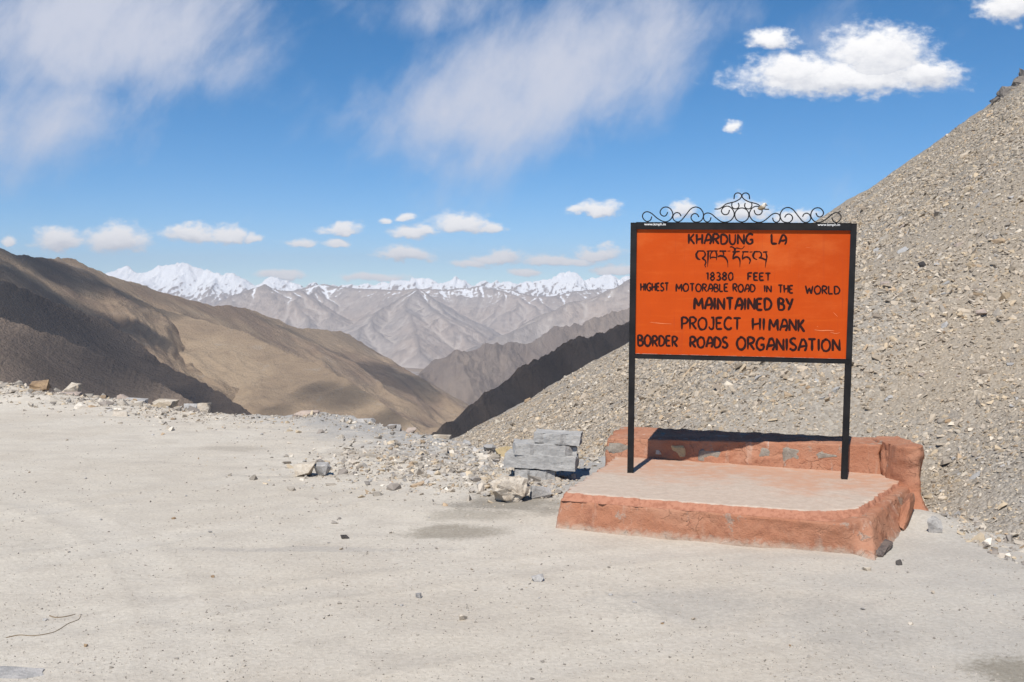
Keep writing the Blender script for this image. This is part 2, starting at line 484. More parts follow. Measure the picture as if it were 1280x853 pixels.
def m_far(t, pos, geo, bs):
    n1 = t.noise(pos, 0.0011, 5, 0.6)
    n2 = t.noise(t.map(pos, (1, 0.16, 0.3)), 0.013, 6, 0.68, 0.5)
    n3 = t.noise(pos, 0.06, 4, 0.7)
    c = t.mix(t.step(n1, 0.36, 0.64), (0.365, 0.318, 0.288), (0.42, 0.342, 0.288))
    c = t.mix(t.step(n2, 0.5, 0.72, 0, 0.55), c, (0.20, 0.175, 0.16))
    c = t.mix(t.step(n2, 0.42, 0.28, 0, 0.7), c, (0.54, 0.48, 0.42))
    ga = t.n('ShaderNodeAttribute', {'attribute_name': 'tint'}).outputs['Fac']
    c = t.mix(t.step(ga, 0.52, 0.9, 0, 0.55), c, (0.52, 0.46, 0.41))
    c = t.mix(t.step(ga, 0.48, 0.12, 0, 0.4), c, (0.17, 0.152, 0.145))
    z = t.n('ShaderNodeSeparateXYZ', Vector=pos).outputs[2]
    yv = t.n('ShaderNodeSeparateXYZ', Vector=pos).outputs[1]
    up = t.n('ShaderNodeSeparateXYZ', Vector=geo.outputs['Normal']).outputs[2]
    line = t.m('ADD', z, t.m('MULTIPLY', t.m('SUBTRACT', n3, 0.5), 150))
    line = t.m('ADD', line, t.m('MULTIPLY', t.m('SUBTRACT', ga, 0.5), 190))
    line = t.m('ADD', line, t.m('MULTIPLY', t.m('SUBTRACT', n2, 0.5), 150))
    line = t.m('ADD', line, t.m('MULTIPLY', t.m('SUBTRACT', up, 0.8), 420))
    line = t.m('ADD', line, t.step(yv, 7400, 9800, -75, 0))
    snow = t.step(line, 50, 110)
    c = t.mix(snow, c, (0.92, 0.93, 0.95))
    return [c, (t.m('ADD', t.m('MULTIPLY', n2, 1.5), n3), 14, 0.7)]


M_FAR = material("snowy_grey_mountain", m_far, 0.9, 0.1)

# ------------------------------------------------------------------ ground sheet and valley floor
gx = spaced([(-90, -20, 1.0), (-20, -9, 0.12), (-9, -4.5, 0.06), (-4.5, 4.6, 0.03), (4.6, 10, 0.15), (10, 60, 1.5)])
gy = spaced([(-80, -5, 2.0), (-5, 2.5, 0.2), (2.5, 12.5, 0.032), (12.5, 19, 0.05), (19, 30, 0.25), (30, 90, 1.5)])
GX, GY = np.meshgrid(gx, gy)
GZ = ground_z(GX, GY)
ground = np_mesh("ground", np.stack([GX, GY, GZ], -1).reshape(-1, 3), grid_faces(*GX.shape), M_GROUND, smooth=True)
tag(ground, "pale dusty gravel ground of the pass", None, kind="structure")

vx = np.linspace(-9500, 9500, 120); vy = np.linspace(-4000, 12500, 100)
VX, VY = np.meshgrid(vx, vy)
VZ = -385 + 30 * fbm(VX * 0.0006, VY * 0.0006, 2.0, 4)
valley = np_mesh("valley_floor", np.stack([VX, VY, VZ], -1).reshape(-1, 3), grid_faces(*VX.shape), M_HILL, smooth=True)
tag(valley, kind="structure")

# scree slope
sy = np.concatenate([spaced([(-60, 0, 1.5), (0, 5, 0.25), (5, 16, 0.055)]), 16 * 1.0085 ** np.arange(0, 300)])
sy = sy[sy < 200]
ss = np.linspace(0, 1, 420) ** 1.25
lo = np.where(sy < 8, np.interp(sy, [-60, 5.5, 8], [3.2, 2.9, 0.3]), np.interp(sy, [8, 10, 14, 200], [0.3, -0.6, -2.2, -50]))
hi = np.maximum(sy, 6) * 0.85 + 5
SX = lo[:, None] + ss[None, :] * (hi - lo)[:, None]
SY = np.repeat(sy[:, None], len(ss), 1)
SZ = scree_z(SX, SY)
scree = np_mesh("scree_slope", np.stack([SX, SY, SZ], -1).reshape(-1, 3), grid_faces(*SX.shape), M_SCREE, smooth=True)
tag(scree, "steep slope of loose grey stones right of the sign", None, kind="structure")


# ------------------------------------------------------------------ hills and mountains
def crest_points(pts, n, jag, seed, waves=40):
    P = np.array([at(*p) for p in pts])
    L = np.concatenate([[0], np.cumsum(np.linalg.norm(np.diff(P, axis=0), axis=1))])
    s = np.linspace(0, L[-1], n)
    C = np.stack([np.interp(s, L, P[:, i]) for i in range(3)], 1)
    k = 25
    ker = np.hanning(k + 2)[1:-1]; ker /= ker.sum()
    for i in range(3):
        C[:, i] = np.convolve(np.pad(C[:, i], k // 2, mode='edge'), ker, 'valid')
    return C, s, jag * fbm(s / L[-1] * waves, seed * 1.7, 0.3, 4, 0.55)


def hill_sheet(name, pts, down, slope, length, n, m, amp, wav, jag, seed, mat, ridge=0.6, curve=0.15, along=False):
    C, s, J = crest_points(pts, n, jag, seed)
    d = np.array([down[0], down[1]]) / math.hypot(*down)
    back = np.linspace(-0.35, 0, m // 5)[:-1]
    t = np.concatenate([back, np.linspace(0, 1, m) ** 1.15]) * length
    S, T = np.meshgrid(s, t, indexing='ij')
    A = np.abs(T)
    X = C[:, None, 0] + d[0] * T
    Y = C[:, None, 1] + d[1] * T
    Z = C[:, None, 2] - slope * A * (1 - curve * A / length)
    Z = Z + J[:, None] * np.exp(-A / (wav * 0.07))
    env = np.clip(A / (wav * 1.2), 0, 1)
    wx = wav * 0.5 * fbm(X / wav / 1.5, Y / wav / 1.5, seed + 4.2, 3)
    q = (ridged((T + wx) / wav, S / wav * 0.16, seed, 5, 0.5) if along else ridged((S + wx) / wav, T / wav * 0.28, seed, 5, 0.52)) - 1.2
    q2 = fbm(X / wav * 0.6, Y / wav * 0.6, seed + 9, 4)
    Z = Z + env * amp * (ridge * q + (1 - ridge) * q2) + 0.05 * amp * fbm(X / wav * 6, Y / wav * 6, seed, 4) * np.clip(A / wav * 4, 0.1, 1)
    Z = np.maximum(Z, -372)
    o = np_mesh(name, np.stack([X, Y, Z], -1).reshape(-1, 3), grid_faces(*X.shape), mat, smooth=True)
    return o


UPPER = [(-260, 230, 1000), (-120, 270, 1100), (0, 310, 1200), (40, 322, 1290), (62, 325, 1330), (86, 321, 1400), (106, 331, 1450), (144, 346, 1500), (187, 360, 1600), (219, 368, 1650),
         (266, 383, 1700), (290, 382, 1750), (319, 388, 1850), (369, 410, 1950), (390, 413, 2000), (413, 412, 2050), (433, 417, 2150), (468, 438, 2250), (519, 469, 2400), (566, 496, 2500), (620, 525, 2650)]
hill_upper = hill_sheet("upper_brown_ridge", UPPER, (0.72, -0.69), 0.40, 900, 620, 260, 50, 230, 4, 1.0, M_HILL)
TAN = [(120, 372, 1420), (190, 384, 1400), (230, 394, 1370), (300, 413, 1320), (350, 437, 1260), (398, 456, 1200), (429, 472, 1150), (476, 503, 1080), (519, 534, 1000), (570, 568, 930)]
hill_tan = hill_sheet("tan_spur", TAN, (-0.25, -0.97), 0.42, 620, 420, 240, 24, 130, 1.5, 3.4, M_TAN, 0.6, along=True)
FRONT = [(-260, 262, 560), (-100, 315, 620), (0, 349, 660), (60, 375, 690), (137, 404, 720), (175, 430, 715), (200, 452, 700), (231, 468, 690), (269, 487, 670), (312, 516, 640), (380, 560, 590)]
hill_front = hill_sheet("dark_brown_spur", FRONT, (0.1, -0.99), 0.45, 520, 480, 260, 8, 120, 1.6, 5.2, M_DARKHILL, 0.6, along=True)
NEAR = [(-260, 318, 430), (-60, 376, 460), (0, 396, 475), (80, 424, 485), (150, 455, 480), (210, 485, 465), (262, 516, 450), (330, 560, 430)]
hill_near = hill_sheet("near_dark_spur", NEAR, (0.2, -0.98), 0.5, 380, 420, 220, 5, 90, 1.3, 8.1, M_DARKHILL, 0.6, along=True)
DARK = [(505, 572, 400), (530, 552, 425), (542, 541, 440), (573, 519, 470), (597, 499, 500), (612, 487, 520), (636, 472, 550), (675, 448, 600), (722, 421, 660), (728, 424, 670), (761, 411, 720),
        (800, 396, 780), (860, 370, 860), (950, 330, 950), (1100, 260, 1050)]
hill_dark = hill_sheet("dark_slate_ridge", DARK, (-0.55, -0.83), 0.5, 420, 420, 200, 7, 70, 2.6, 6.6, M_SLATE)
for o in (hill_upper, hill_tan, hill_front, hill_near, hill_dark):
    tag(o, kind="structure")


def spine_field(name, xr, yr, dx, dy, spines, base, k, mat, seed, spur_gap, spur_len, spur_drop, amp, wav, face=-1):
    rnd = random.Random(seed)
    xs, ys = np.arange(*xr, dx), np.arange(*yr, dy)
    X, Y = np.meshgrid(xs, ys)
    Z = np.full(X.shape, float(base))
    segs = []

    def spur(p, ang, length, drop, depth):
        n = 5
        pts = [p]
        a = ang
        for i in range(n):
            a += rnd.uniform(-0.28, 0.28)
            l = length / n
            q = pts[-1] + np.array([math.cos(a) * l, math.sin(a) * l, -drop * l * rnd.uniform(0.6, 1.4)])
            pts.append(q)
        for a_, b_ in zip(pts[:-1], pts[1:]):
            segs.append((a_, b_, k * (1.0 + 0.18 * depth)))
        if depth < 2:
            for i in range(1, n):
                for sg in (-1, 1):
                    if rnd.random() < 0.8:
                        spur(pts[i] - np.array([0, 0, 4.0]), ang + sg * rnd.uniform(0.6, 1.1), length * rnd.uniform(0.25, 0.45), drop * 1.35, depth + 1)
    for sp in spines:
        P = np.array([at(*p) for p in sp])
        for a_, b_ in zip(P[:-1], P[1:]):
            # jagged subdivision of the crest
            m = max(2, int(np.linalg.norm(b_ - a_) / (spur_gap * 0.35)))
            prev = a_
            for i in range(1, m + 1):
                c = a_ + (b_ - a_) * i / m
                if i < m: c = c + np.array([0, rnd.uniform(-1, 1) * spur_gap * 0.15, rnd.uniform(-1, 0.8) * min(spur_gap * 0.035, 9) * (0.45 if dx < 5 else 1)])
                segs.append((prev, c, k)); prev = c
        L = np.concatenate([[0], np.cumsum(np.linalg.norm(np.diff(P, axis=0), axis=1))])
        s = spur_gap * 0.4
        while s < L[-1]:
            p = np.array([np.interp(s, L, P[:, i]) for i in range(3)])
            spur(p - np.array([0, 0, 3.0]), -math.pi / 2 + rnd.uniform(-0.75, 0.75), spur_len * rnd.uniform(0.6, 1.25), spur_drop * rnd.uniform(0.8, 1.2), 0)
            s += spur_gap * rnd.uniform(0.65, 1.4)
    wx = X + wav * 0.13 * fbm(X / wav, Y / wav, seed + 1.1, 4)
    wy = Y + wav * 0.13 * fbm(X / wav, Y / wav, seed + 7.1, 4)
    for a_, b_, kk in segs:
        r = (max(a_[2], b_[2]) - base) / kk + wav * 0.3
        i0, i1 = np.searchsorted(xs, min(a_[0], b_[0]) - r), np.searchsorted(xs, max(a_[0], b_[0]) + r)
        j0, j1 = np.searchsorted(ys, min(a_[1], b_[1]) - r), np.searchsorted(ys, max(a_[1], b_[1]) + r)
        if i1 <= i0 or j1 <= j0: continue
        sx_, sy_ = wx[j0:j1, i0:i1], wy[j0:j1, i0:i1]
        ex, ey = b_[0] - a_[0], b_[1] - a_[1]
        tt = np.clip(((sx_ - a_[0]) * ex + (sy_ - a_[1]) * ey) / (ex * ex + ey * ey + 1e-9), 0, 1)
        dd = np.hypot(sx_ - a_[0] - tt * ex, sy_ - a_[1] - tt * ey)
        h = a_[2] + (b_[2] - a_[2]) * tt - kk * dd
        Z[j0:j1, i0:i1] = np.maximum(Z[j0:j1, i0:i1], h)
    Z = Z + amp * (ridged(wx / wav * 1.3, wy / wav * 0.36, seed, 6, 0.56) - 1.2) * 0.6 + amp * 0.12 * fbm(X / wav * 5, Y / wav * 2, seed, 4)
    def blur(A, k):
        for ax in (0, 1):
            c = np.cumsum(np.pad(A, [(k + 1, k) if i == ax else (0, 0) for i in (0, 1)], mode='edge'), ax)
            n_ = A.shape[ax]
            A = (np.take(c, np.arange(2 * k + 1, 2 * k + 1 + n_), ax) - np.take(c, np.arange(0, n_), ax)) / (2 * k + 1)
        return A
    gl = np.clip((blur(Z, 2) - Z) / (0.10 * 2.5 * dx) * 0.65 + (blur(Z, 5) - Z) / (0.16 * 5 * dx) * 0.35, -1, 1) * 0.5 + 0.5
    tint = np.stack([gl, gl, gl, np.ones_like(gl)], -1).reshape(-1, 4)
    return tag(np_mesh(name, np.stack([X, Y, Z], -1).reshape(-1, 3), grid_faces(*X.shape), mat, smooth=True, tint=tint), kind="structure")


spine_field("brown_grey_mountain", (-700, 1500), (2350, 3900), 4.0, 6.0, [
    [(480, 500, 2600), (530, 468, 2800), (570, 437, 2900), (597, 433, 3000), (640, 428, 3100), (671, 427, 3150), (695, 409, 3200), (726, 403, 3250), (753, 396, 3300), (786, 385, 3400), (850, 362, 3500), (960, 335, 3650)]],
    -385, 0.62, M_MID, 21, 150, 420, 0.40, 20, 110)
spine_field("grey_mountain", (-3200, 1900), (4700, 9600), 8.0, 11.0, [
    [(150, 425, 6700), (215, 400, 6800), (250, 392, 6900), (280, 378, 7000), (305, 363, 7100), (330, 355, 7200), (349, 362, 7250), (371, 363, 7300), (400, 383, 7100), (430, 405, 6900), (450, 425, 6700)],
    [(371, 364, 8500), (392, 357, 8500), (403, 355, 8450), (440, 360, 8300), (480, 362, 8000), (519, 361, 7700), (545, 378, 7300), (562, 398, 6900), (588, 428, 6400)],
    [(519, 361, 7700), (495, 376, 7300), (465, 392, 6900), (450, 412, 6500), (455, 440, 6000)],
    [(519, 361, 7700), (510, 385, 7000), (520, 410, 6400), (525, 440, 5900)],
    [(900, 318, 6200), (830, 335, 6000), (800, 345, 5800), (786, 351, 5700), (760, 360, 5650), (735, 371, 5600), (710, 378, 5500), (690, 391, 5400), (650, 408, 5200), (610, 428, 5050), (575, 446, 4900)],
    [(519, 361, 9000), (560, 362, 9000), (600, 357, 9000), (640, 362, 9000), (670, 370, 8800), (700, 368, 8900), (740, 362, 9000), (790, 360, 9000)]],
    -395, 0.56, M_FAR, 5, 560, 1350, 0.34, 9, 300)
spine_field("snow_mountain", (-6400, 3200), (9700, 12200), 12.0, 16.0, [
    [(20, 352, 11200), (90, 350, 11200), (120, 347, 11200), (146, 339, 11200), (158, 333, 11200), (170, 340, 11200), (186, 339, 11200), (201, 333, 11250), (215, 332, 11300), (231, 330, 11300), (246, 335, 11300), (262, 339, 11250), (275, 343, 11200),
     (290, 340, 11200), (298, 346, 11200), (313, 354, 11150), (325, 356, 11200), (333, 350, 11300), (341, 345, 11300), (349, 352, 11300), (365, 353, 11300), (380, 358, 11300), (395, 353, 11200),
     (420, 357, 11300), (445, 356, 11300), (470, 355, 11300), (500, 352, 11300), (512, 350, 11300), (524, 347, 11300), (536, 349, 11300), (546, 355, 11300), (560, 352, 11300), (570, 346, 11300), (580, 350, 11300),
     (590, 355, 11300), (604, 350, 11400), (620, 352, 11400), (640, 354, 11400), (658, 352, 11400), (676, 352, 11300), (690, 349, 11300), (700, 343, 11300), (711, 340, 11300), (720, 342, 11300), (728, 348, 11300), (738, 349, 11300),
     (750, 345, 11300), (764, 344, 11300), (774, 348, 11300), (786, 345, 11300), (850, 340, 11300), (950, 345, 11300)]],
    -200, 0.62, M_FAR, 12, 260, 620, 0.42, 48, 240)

# ------------------------------------------------------------------ haze: one closed box of thin air
def box_bm(lo_, hi_):
    bm = bmesh.new()
    bmesh.ops.create_cube(bm, size=1)
    for v in bm.verts:
        v.co = Vector([(a + b) / 2 + c * (b - a) for a, b, c in zip(lo_, hi_, v.co)])
    return bm


HAZE_DENSITY = 8.5e-5
hm = bpy.data.materials.new("thin_haze")
hm.use_nodes = True
ht = NT(hm.node_tree)
hv = ht.n('ShaderNodeVolumePrincipled', Color=(0.90, 0.90, 0.96, 1), Density=HAZE_DENSITY)
ho = ht.n('ShaderNodeOutputMaterial')
ht.t.links.new(hv.outputs[0], ho.inputs['Volume'])
haze = bm_obj("haze", box_bm((-9800, -4300, -440), (9800, 12800, 560)), hm)
tag(haze, kind="stuff")

# ------------------------------------------------------------------ clouds overhead: real volumes whose shadows darken the valley sides
cm = bpy.data.materials.new("cloud_vapour")
cm.use_nodes = True
ct = NT(cm.node_tree)
cvn = ct.n('ShaderNodeVolumePrincipled', Color=(1, 1, 1, 1), Density=0.012)
co_ = ct.n('ShaderNodeOutputMaterial')
ct.t.links.new(cvn.outputs[0], co_.inputs['Volume'])


def cloud(label, lumps, z0, seed):
    """lumps: (px, py, Y, rx, ry, height) - where the shadow falls on the hill; the cloud hangs up-sun of it"""
    L = []
    for px, py, Y, rx, ry, h in lumps:
        p = at(px, py, Y)
        c = p + SUN_DIR * ((z0 - p.z) / SUN_DIR.z)
        L.append((c.x, c.y, rx, ry, h))
    x0, x1 = min(l[0] - l[2] for l in L) * 1.0 - 20, max(l[0] + l[2] for l in L) + 20
    y0, y1 = min(l[1] - l[3] for l in L) - 20, max(l[1] + l[3] for l in L) + 20
    X, Y = np.meshgrid(np.linspace(x0, x1, 90), np.linspace(y0, y1, 90))
    T = np.zeros(X.shape)
    wob = 0.28 * fbm(X / 70, Y / 70, seed, 4)
    for cx, cy, rx, ry, h in L:
        T = np.maximum(T, h * np.clip(1 - ((X - cx) / rx) ** 2 - ((Y - cy) / ry) ** 2 + wob, 0, 1) ** 0.8)
    T = np.where(T > 1, T, 0)
    T[0, :] = T[-1, :] = 0; T[:, 0] = T[:, -1] = 0
    top = np.stack([X, Y, z0 + T * (1 + 0.3 * fbm(X / 50, Y / 50, seed + 3, 3))], -1).reshape(-1, 3)
    bot = np.stack([X, Y, z0 - 0.25 * T], -1).reshape(-1, 3)
    f = grid_faces(*X.shape)
    f = f[(T.ravel()[f] > 0).any(1)]
    n = X.size
    faces = np.concatenate([f, f[:, ::-1] + n])
    verts = np.concatenate([top, bot])
    rim = np.tile(T.ravel() <= 0, 2)
    remap = np.arange(2 * n)
    remap[n:][T.ravel() <= 0] = np.arange(n)[T.ravel() <= 0]
    faces = remap[faces]
    used = np.unique(faces)
    new = np.full(2 * n, -1); new[used] = np.arange(len(used))
    o = np_mesh("cloud", verts[used], new[faces], cm, smooth=True)
    return tag(o, label, "cloud")


cloud("white cumulus overhead shading the upper left brown ridge", [(-120, 340, 1180, 140, 70, 110), (0, 352, 1230, 90, 50, 110), (70, 362, 1280, 75, 45, 110), (130, 376, 1340, 70, 40, 100), (185, 398, 1380, 42, 28, 80), (225, 416, 1390, 30, 24, 70), (20, 385, 1080, 110, 50, 100), (100, 398, 1080, 60, 40, 90), (160, 418, 1180, 36, 30, 70), (50, 352, 1110, 80, 50, 100), (105, 376, 1120, 55, 45, 100), (0, 372, 1000, 90, 50, 100)], 760, 1.0)
cloud("broad white cumulus overhead shading the dark spur at the left edge of the valley", [(-60, 400, 640, 90, 45, 110), (40, 400, 640, 60, 40, 110), (60, 450, 560, 70, 50, 110), (140, 450, 640, 52, 40, 110), (-60, 450, 540, 80, 50, 110), (200, 482, 620, 36, 34, 100), (250, 505, 610, 30, 30, 90), (150, 492, 480, 40, 40, 100), (280, 520, 560, 40, 30, 90)], 700, 2.0)
cloud("small cumulus overhead shading the foot of the tan spur", [(385, 482, 1110, 34, 26, 60), (430, 500, 1090, 42, 24, 70), (480, 528, 1020, 40, 22, 80), (330, 500, 1060, 26, 16, 45)], 760, 3.0)
cloud("grey cumulus overhead shading the lower right part of the brown ridge", [(470, 480, 1900, 60, 60, 60), (520, 500, 1900, 70, 60, 70), (400, 432, 1850, 70, 40, 50), (350, 412, 1800, 50, 30, 40)], 800, 4.0)
cloud("long cumulus overhead shading the dark slate ridge", [(540, 552, 430, 30, 32, 90), (590, 520, 480, 36, 40, 100), (640, 490, 550, 42, 50, 100), (700, 455, 630, 50, 60, 100), (760, 425, 720, 60, 70, 100), (830, 400, 800, 60, 80, 100)], 700, 5.0)


# ------------------------------------------------------------------ rocks
def rock_mat(name, c1, c2, c3, sc=9.0):
    def f(t, pos, geo, bs):
        n1 = t.noise(pos, sc, 5, 0.62)
        n2 = t.noise(pos, sc * 6, 5, 0.7)
        c = t.mix(t.step(n1, 0.38, 0.62), c1, c2)
        c = t.mix(t.step(n2, 0.5, 0.72, 0, 0.7), c, c3)
        return [c, (t.m('ADD', n2, n1), 0.012, 0.7)]
    return material(name, f, 0.9, 0.2)


M_CREAM = rock_mat("cream_rock", (0.56, 0.50, 0.42), (0.44, 0.37, 0.29), (0.25, 0.21, 0.17))
M_GREYROCK = rock_mat("pale_grey_rock", (0.46, 0.44, 0.42), (0.34, 0.33, 0.32), (0.20, 0.19, 0.19))
M_BROWN = rock_mat("brown_rock", (0.37, 0.26, 0.16), (0.24, 0.165, 0.105), (0.10, 0.075, 0.06))
M_PINK = rock_mat("pinkish_rock", (0.46, 0.37, 0.31), (0.37, 0.31, 0.27), (0.22, 0.18, 0.16))
M_BLACK = rock_mat("dark_rock", (0.085, 0.075, 0.07), (0.05, 0.046, 0.045), (0.03, 0.028, 0.028))
M_YELLOW = rock_mat("yellowish_rock", (0.55, 0.43, 0.24), (0.48, 0.38, 0.23), (0.28, 0.21, 0.13))
M_SLAB = rock_mat("grey_concrete", (0.42, 0.41, 0.395), (0.35, 0.343, 0.333), (0.23, 0.225, 0.22), 5)
M_WALLSTONE = rock_mat("wall_stone", (0.33, 0.295, 0.25), (0.25, 0.22, 0.185), (0.15, 0.13, 0.11), 22)
M_OUTCROP = rock_mat("dark_outcrop_rock", (0.24, 0.215, 0.19), (0.18, 0.162, 0.148), (0.11, 0.10, 0.092), 0.6)


def rock_bm(size, seed, npts=16, sub=2, boxy=0.6, amp=0.05):
    rnd = np.random.default_rng(seed)
    p = rnd.normal(size=(npts, 3)); p /= np.linalg.norm(p, axis=1)[:, None]
    p = np.sign(p) * np.abs(p) ** boxy
    p *= rnd.uniform(0.85, 1.1, (npts, 1))
    bm = bmesh.new()
    for q in p: bm.verts.new(q)
    res = bmesh.ops.convex_hull(bm, input=bm.verts)
    junk = list({e for e in res['geom_interior'] + res['geom_unused'] if isinstance(e, bmesh.types.BMVert)})
    if junk: bmesh.ops.delete(bm, geom=junk, context='VERTS')
    bmesh.ops.triangulate(bm, faces=bm.faces)
    if sub:
        bmesh.ops.subdivide_edges(bm, edges=bm.edges, cuts=sub, use_grid_fill=True)
        bmesh.ops.triangulate(bm, faces=bm.faces)
        V = np.array([v.co for v in bm.verts])
        n = fbm(V[:, 0] * 1.7, V[:, 1] * 1.7, V[:, 2] * 1.7 + seed, 4)
        n2 = ridged(V[:, 0] * 2.5, V[:, 1] * 2.5, V[:, 2] * 2.5 + seed, 3) - 1
        for v, a, b in zip(bm.verts, n, n2): v.co *= 1 + amp * a * 1.6 + amp * b * 0.7
    zs = [v.co.z for v in bm.verts]; xs = [v.co.x for v in bm.verts]; ys = [v.co.y for v in bm.verts]
    for v in bm.verts:
        v.co = Vector(((v.co.x - (min(xs) + max(xs)) / 2) / (max(xs) - min(xs)) * size[0], (v.co.y - (min(ys) + max(ys)) / 2) / (max(ys) - min(ys)) * size[1],
                       (v.co.z - min(zs)) / (max(zs) - min(zs)) * size[2]))
    return bm


def rock(name, label, cat, loc, size, seed, mat, rot=(0, 0, 0), group=None, sink=0.12, **kw):
    bm = rock_bm(size, seed, **kw)
    o = bm_obj(name, bm, mat)
    o.location = Vector(loc) - Vector((0, 0, size[2] * sink))
    o.rotation_euler = rot
    return tag(o, label, cat, group)


def gpt(px, py):
    """where the ray of a pixel meets the ground surface"""
    d = ray(px, py)
    for Y in np.arange(3, 22, 0.02):
        if EYE + d[2] * Y <= float(ground_z(d[0] * Y, Y)): break
    return Vector((d[0] * Y, Y, float(ground_z(d[0] * Y, Y))))


def px_rock(name, label, x0, x1, y0, y1, seed, mat, depth=0.8, group=None, rot=(0, 0, 0), cat="rock", Y=None, **kw):
    cx = (x0 + x1) / 2
    p = gpt(cx, y1) if Y is None else None
    if Y is not None:
        q = at(cx, y1, Y); p = Vector((q.x, Y, q.z))
    m = p.y / FPX
    wd, hg = (x1 - x0) * m, (y1 - y0) * m
    s = kw.pop('sink', 0.12)
    return rock(name, label, cat, (p.x, p.y + wd * depth * 0.4, p.z), (wd, wd * depth, hg / (1 - s)), seed, mat, rot, group, sink=s, **kw)


px_rock("rock", "tan angular rock highest on the berm at the far left", 33, 60, 475, 488, 11, M_BROWN, 0.7, Y=17.2)
px_rock("rock", "cream white angular rock topping the berm at far left", 76, 97, 479, 494, 12, M_CREAM, 0.8, Y=17.0)
px_rock("rock", "low brown rock at the left end of the berm", 2, 22, 494, 501, 13, M_BROWN, 0.8, Y=16.6)
px_rock("rock", "wide flat pinkish rock in the berm below the cream white rock", 60, 98, 491, 501, 14, M_PINK, 0.6, Y=16.4)
px_rock("rock", "flat dark wedge of rock at the foot of the berm", 59, 76, 500, 508, 15, M_BLACK, 0.8, Y=16.0)
px_rock("rock", "dark grey upright rock beside the bright white rock on the berm", 98, 112, 493, 504, 16, M_BLACK, 0.8, Y=16.2)
px_rock("rock", "small bright white block between dark rocks on the berm", 111, 124, 495, 503, 17, M_CREAM, 0.9, Y=16.1)
px_rock("rock", "flat black rock behind the bright white block on the berm", 120, 134, 493, 500, 18, M_BLACK, 0.8, Y=16.4)
px_rock("rock", "small black pointed rock at the foot of the berm", 131, 142, 499, 508, 19, M_BLACK, 0.9, Y=15.8)
px_rock("rock", "rounded tan rock in the middle of the berm row", 142, 162, 493, 507, 20, M_PINK, 0.8, Y=16.0)
px_rock("rock", "broad pale grey rock right of the rounded tan rock", 154, 181, 498, 509, 21, M_GREYROCK, 0.7, Y=15.9)
px_rock("rock", "long cream rock with a flat top on the lip of the ground", 189, 221, 499, 511, 22, M_CREAM, 0.6, Y=15.4, npts=12)
px_rock("rock", "low smooth grey rock beside the small square cream rock", 228, 246, 505, 514, 23, M_GREYROCK, 0.8, Y=15.2)
px_rock("rock", "small square cream rock on the lip of the ground", 246, 262, 504, 515, 24, M_CREAM, 0.9, Y=15.1, boxy=0.4)
px_rock("rock", "flat yellow rock half sunk into the lip of the ground", 332, 354, 521, 527, 25, M_YELLOW, 0.7, Y=14.3)
px_rock("rock", "long low beige boulder on the lip of the ground before the tan spur", 359, 399, 514, 527, 26, M_PINK, 0.6, Y=14.1)
px_rock("rock", "white rock with a red brown underside on the open ground", 363, 394, 579, 597, 27, M_CREAM, 0.8, npts=12)
px_rock("rock", "cracked grey rock touching the white rock on the open ground", 391, 413, 580, 596, 28, M_GREYROCK, 0.9)
px_rock("rock", "pale rock with a dark hollow on the lip right of the long beige boulder", 440, 468, 524, 533, 29, M_GREYROCK, 0.7, Y=13.3)
px_rock("rock", "sloping grey rock on the lip of the ground before the valley", 476, 502, 531, 543, 30, M_GREYROCK, 0.8, Y=12.9)
px_rock("rock", "small pinkish rock on the lip between two grey rocks", 506, 521, 535, 544, 31, M_PINK, 0.9, Y=12.6)
px_rock("rock", "pale cream rock on the lip beside the foot of the scree", 540, 564, 543, 555, 32, M_CREAM, 0.8, Y=11.9)
px_rock("rock", "small grey rock with a dark side at the end of the lip", 573, 591, 551, 562, 33, M_GREYROCK, 0.9, Y=11.4)
px_rock("rock", "rounded yellowish rock behind the stack of grey slabs", 619, 645, 558, 573, 34, M_YELLOW, 0.9, Y=10.4)
px_rock("rock", "small whitish rock behind the rounded yellowish rock", 604, 620, 556, 567, 44, M_GREYROCK, 0.9, Y=10.7)
px_rock("rock", "large cream and brown rock in front of the stack of slabs", 610, 664, 597, 629, 35, M_CREAM, 0.75, npts=26, rot=(0, 0, 0.3), amp=0.16, boxy=0.8, sub=3)
px_rock("rock", "low grey rock between the large cream rock and the plinth", 662, 690, 607, 624, 36, M_GREYROCK, 0.8)
px_rock("rock", "pale grey block leaning on the right foot of the plinth pier", 1158, 1178, 646, 668, 37, M_GREYROCK, 0.9, npts=10, boxy=0.4)
px_rock("stone_chip", "flat white stone chip on the open ground in front of the plinth", 664, 680, 720, 728, 38, M_GREYROCK, 0.8, cat="stone", npts=10)
px_rock("stone_chip", "thin black sliver of stone on the ground left of the brown stain", 425, 437, 669, 674, 39, M_BLACK, 0.3, cat="stone", npts=10)
px_rock("stone_chip", "dark pebble lying by itself near the right corner of the plinth", 1121, 1129, 700, 707, 40, M_BLACK, 0.9, cat="stone", npts=10)
px_rock("stone_chip", "long flat pale chip just below the broken front corner of the plinth", 1078, 1090, 709, 714, 41, M_CREAM, 0.6, cat="stone", npts=10)
px_rock("stone_chip", "rounded grey pebble alone on the open ground", 519, 527, 743, 749, 42, M_GREYROCK, 0.9, cat="stone", npts=10)
px_rock("stone_chip", "pale flat pebble lying in a shallow scuff in the dust", 573, 585, 769, 777, 43, M_CREAM, 0.8, cat="stone", npts=10)

# flat pale slab flush with the dust, bottom left
flat = px_rock("stone_slab", "flat pale slab sunk level into the dust at the lower left", -30, 56, 818, 842, 47, M_GREYROCK, 0.5, cat="stone", npts=14, Y=4.3)
flat.scale.z = 0.13; flat.location.z = float(ground_z(flat.location.x, flat.location.y)) - 0.004

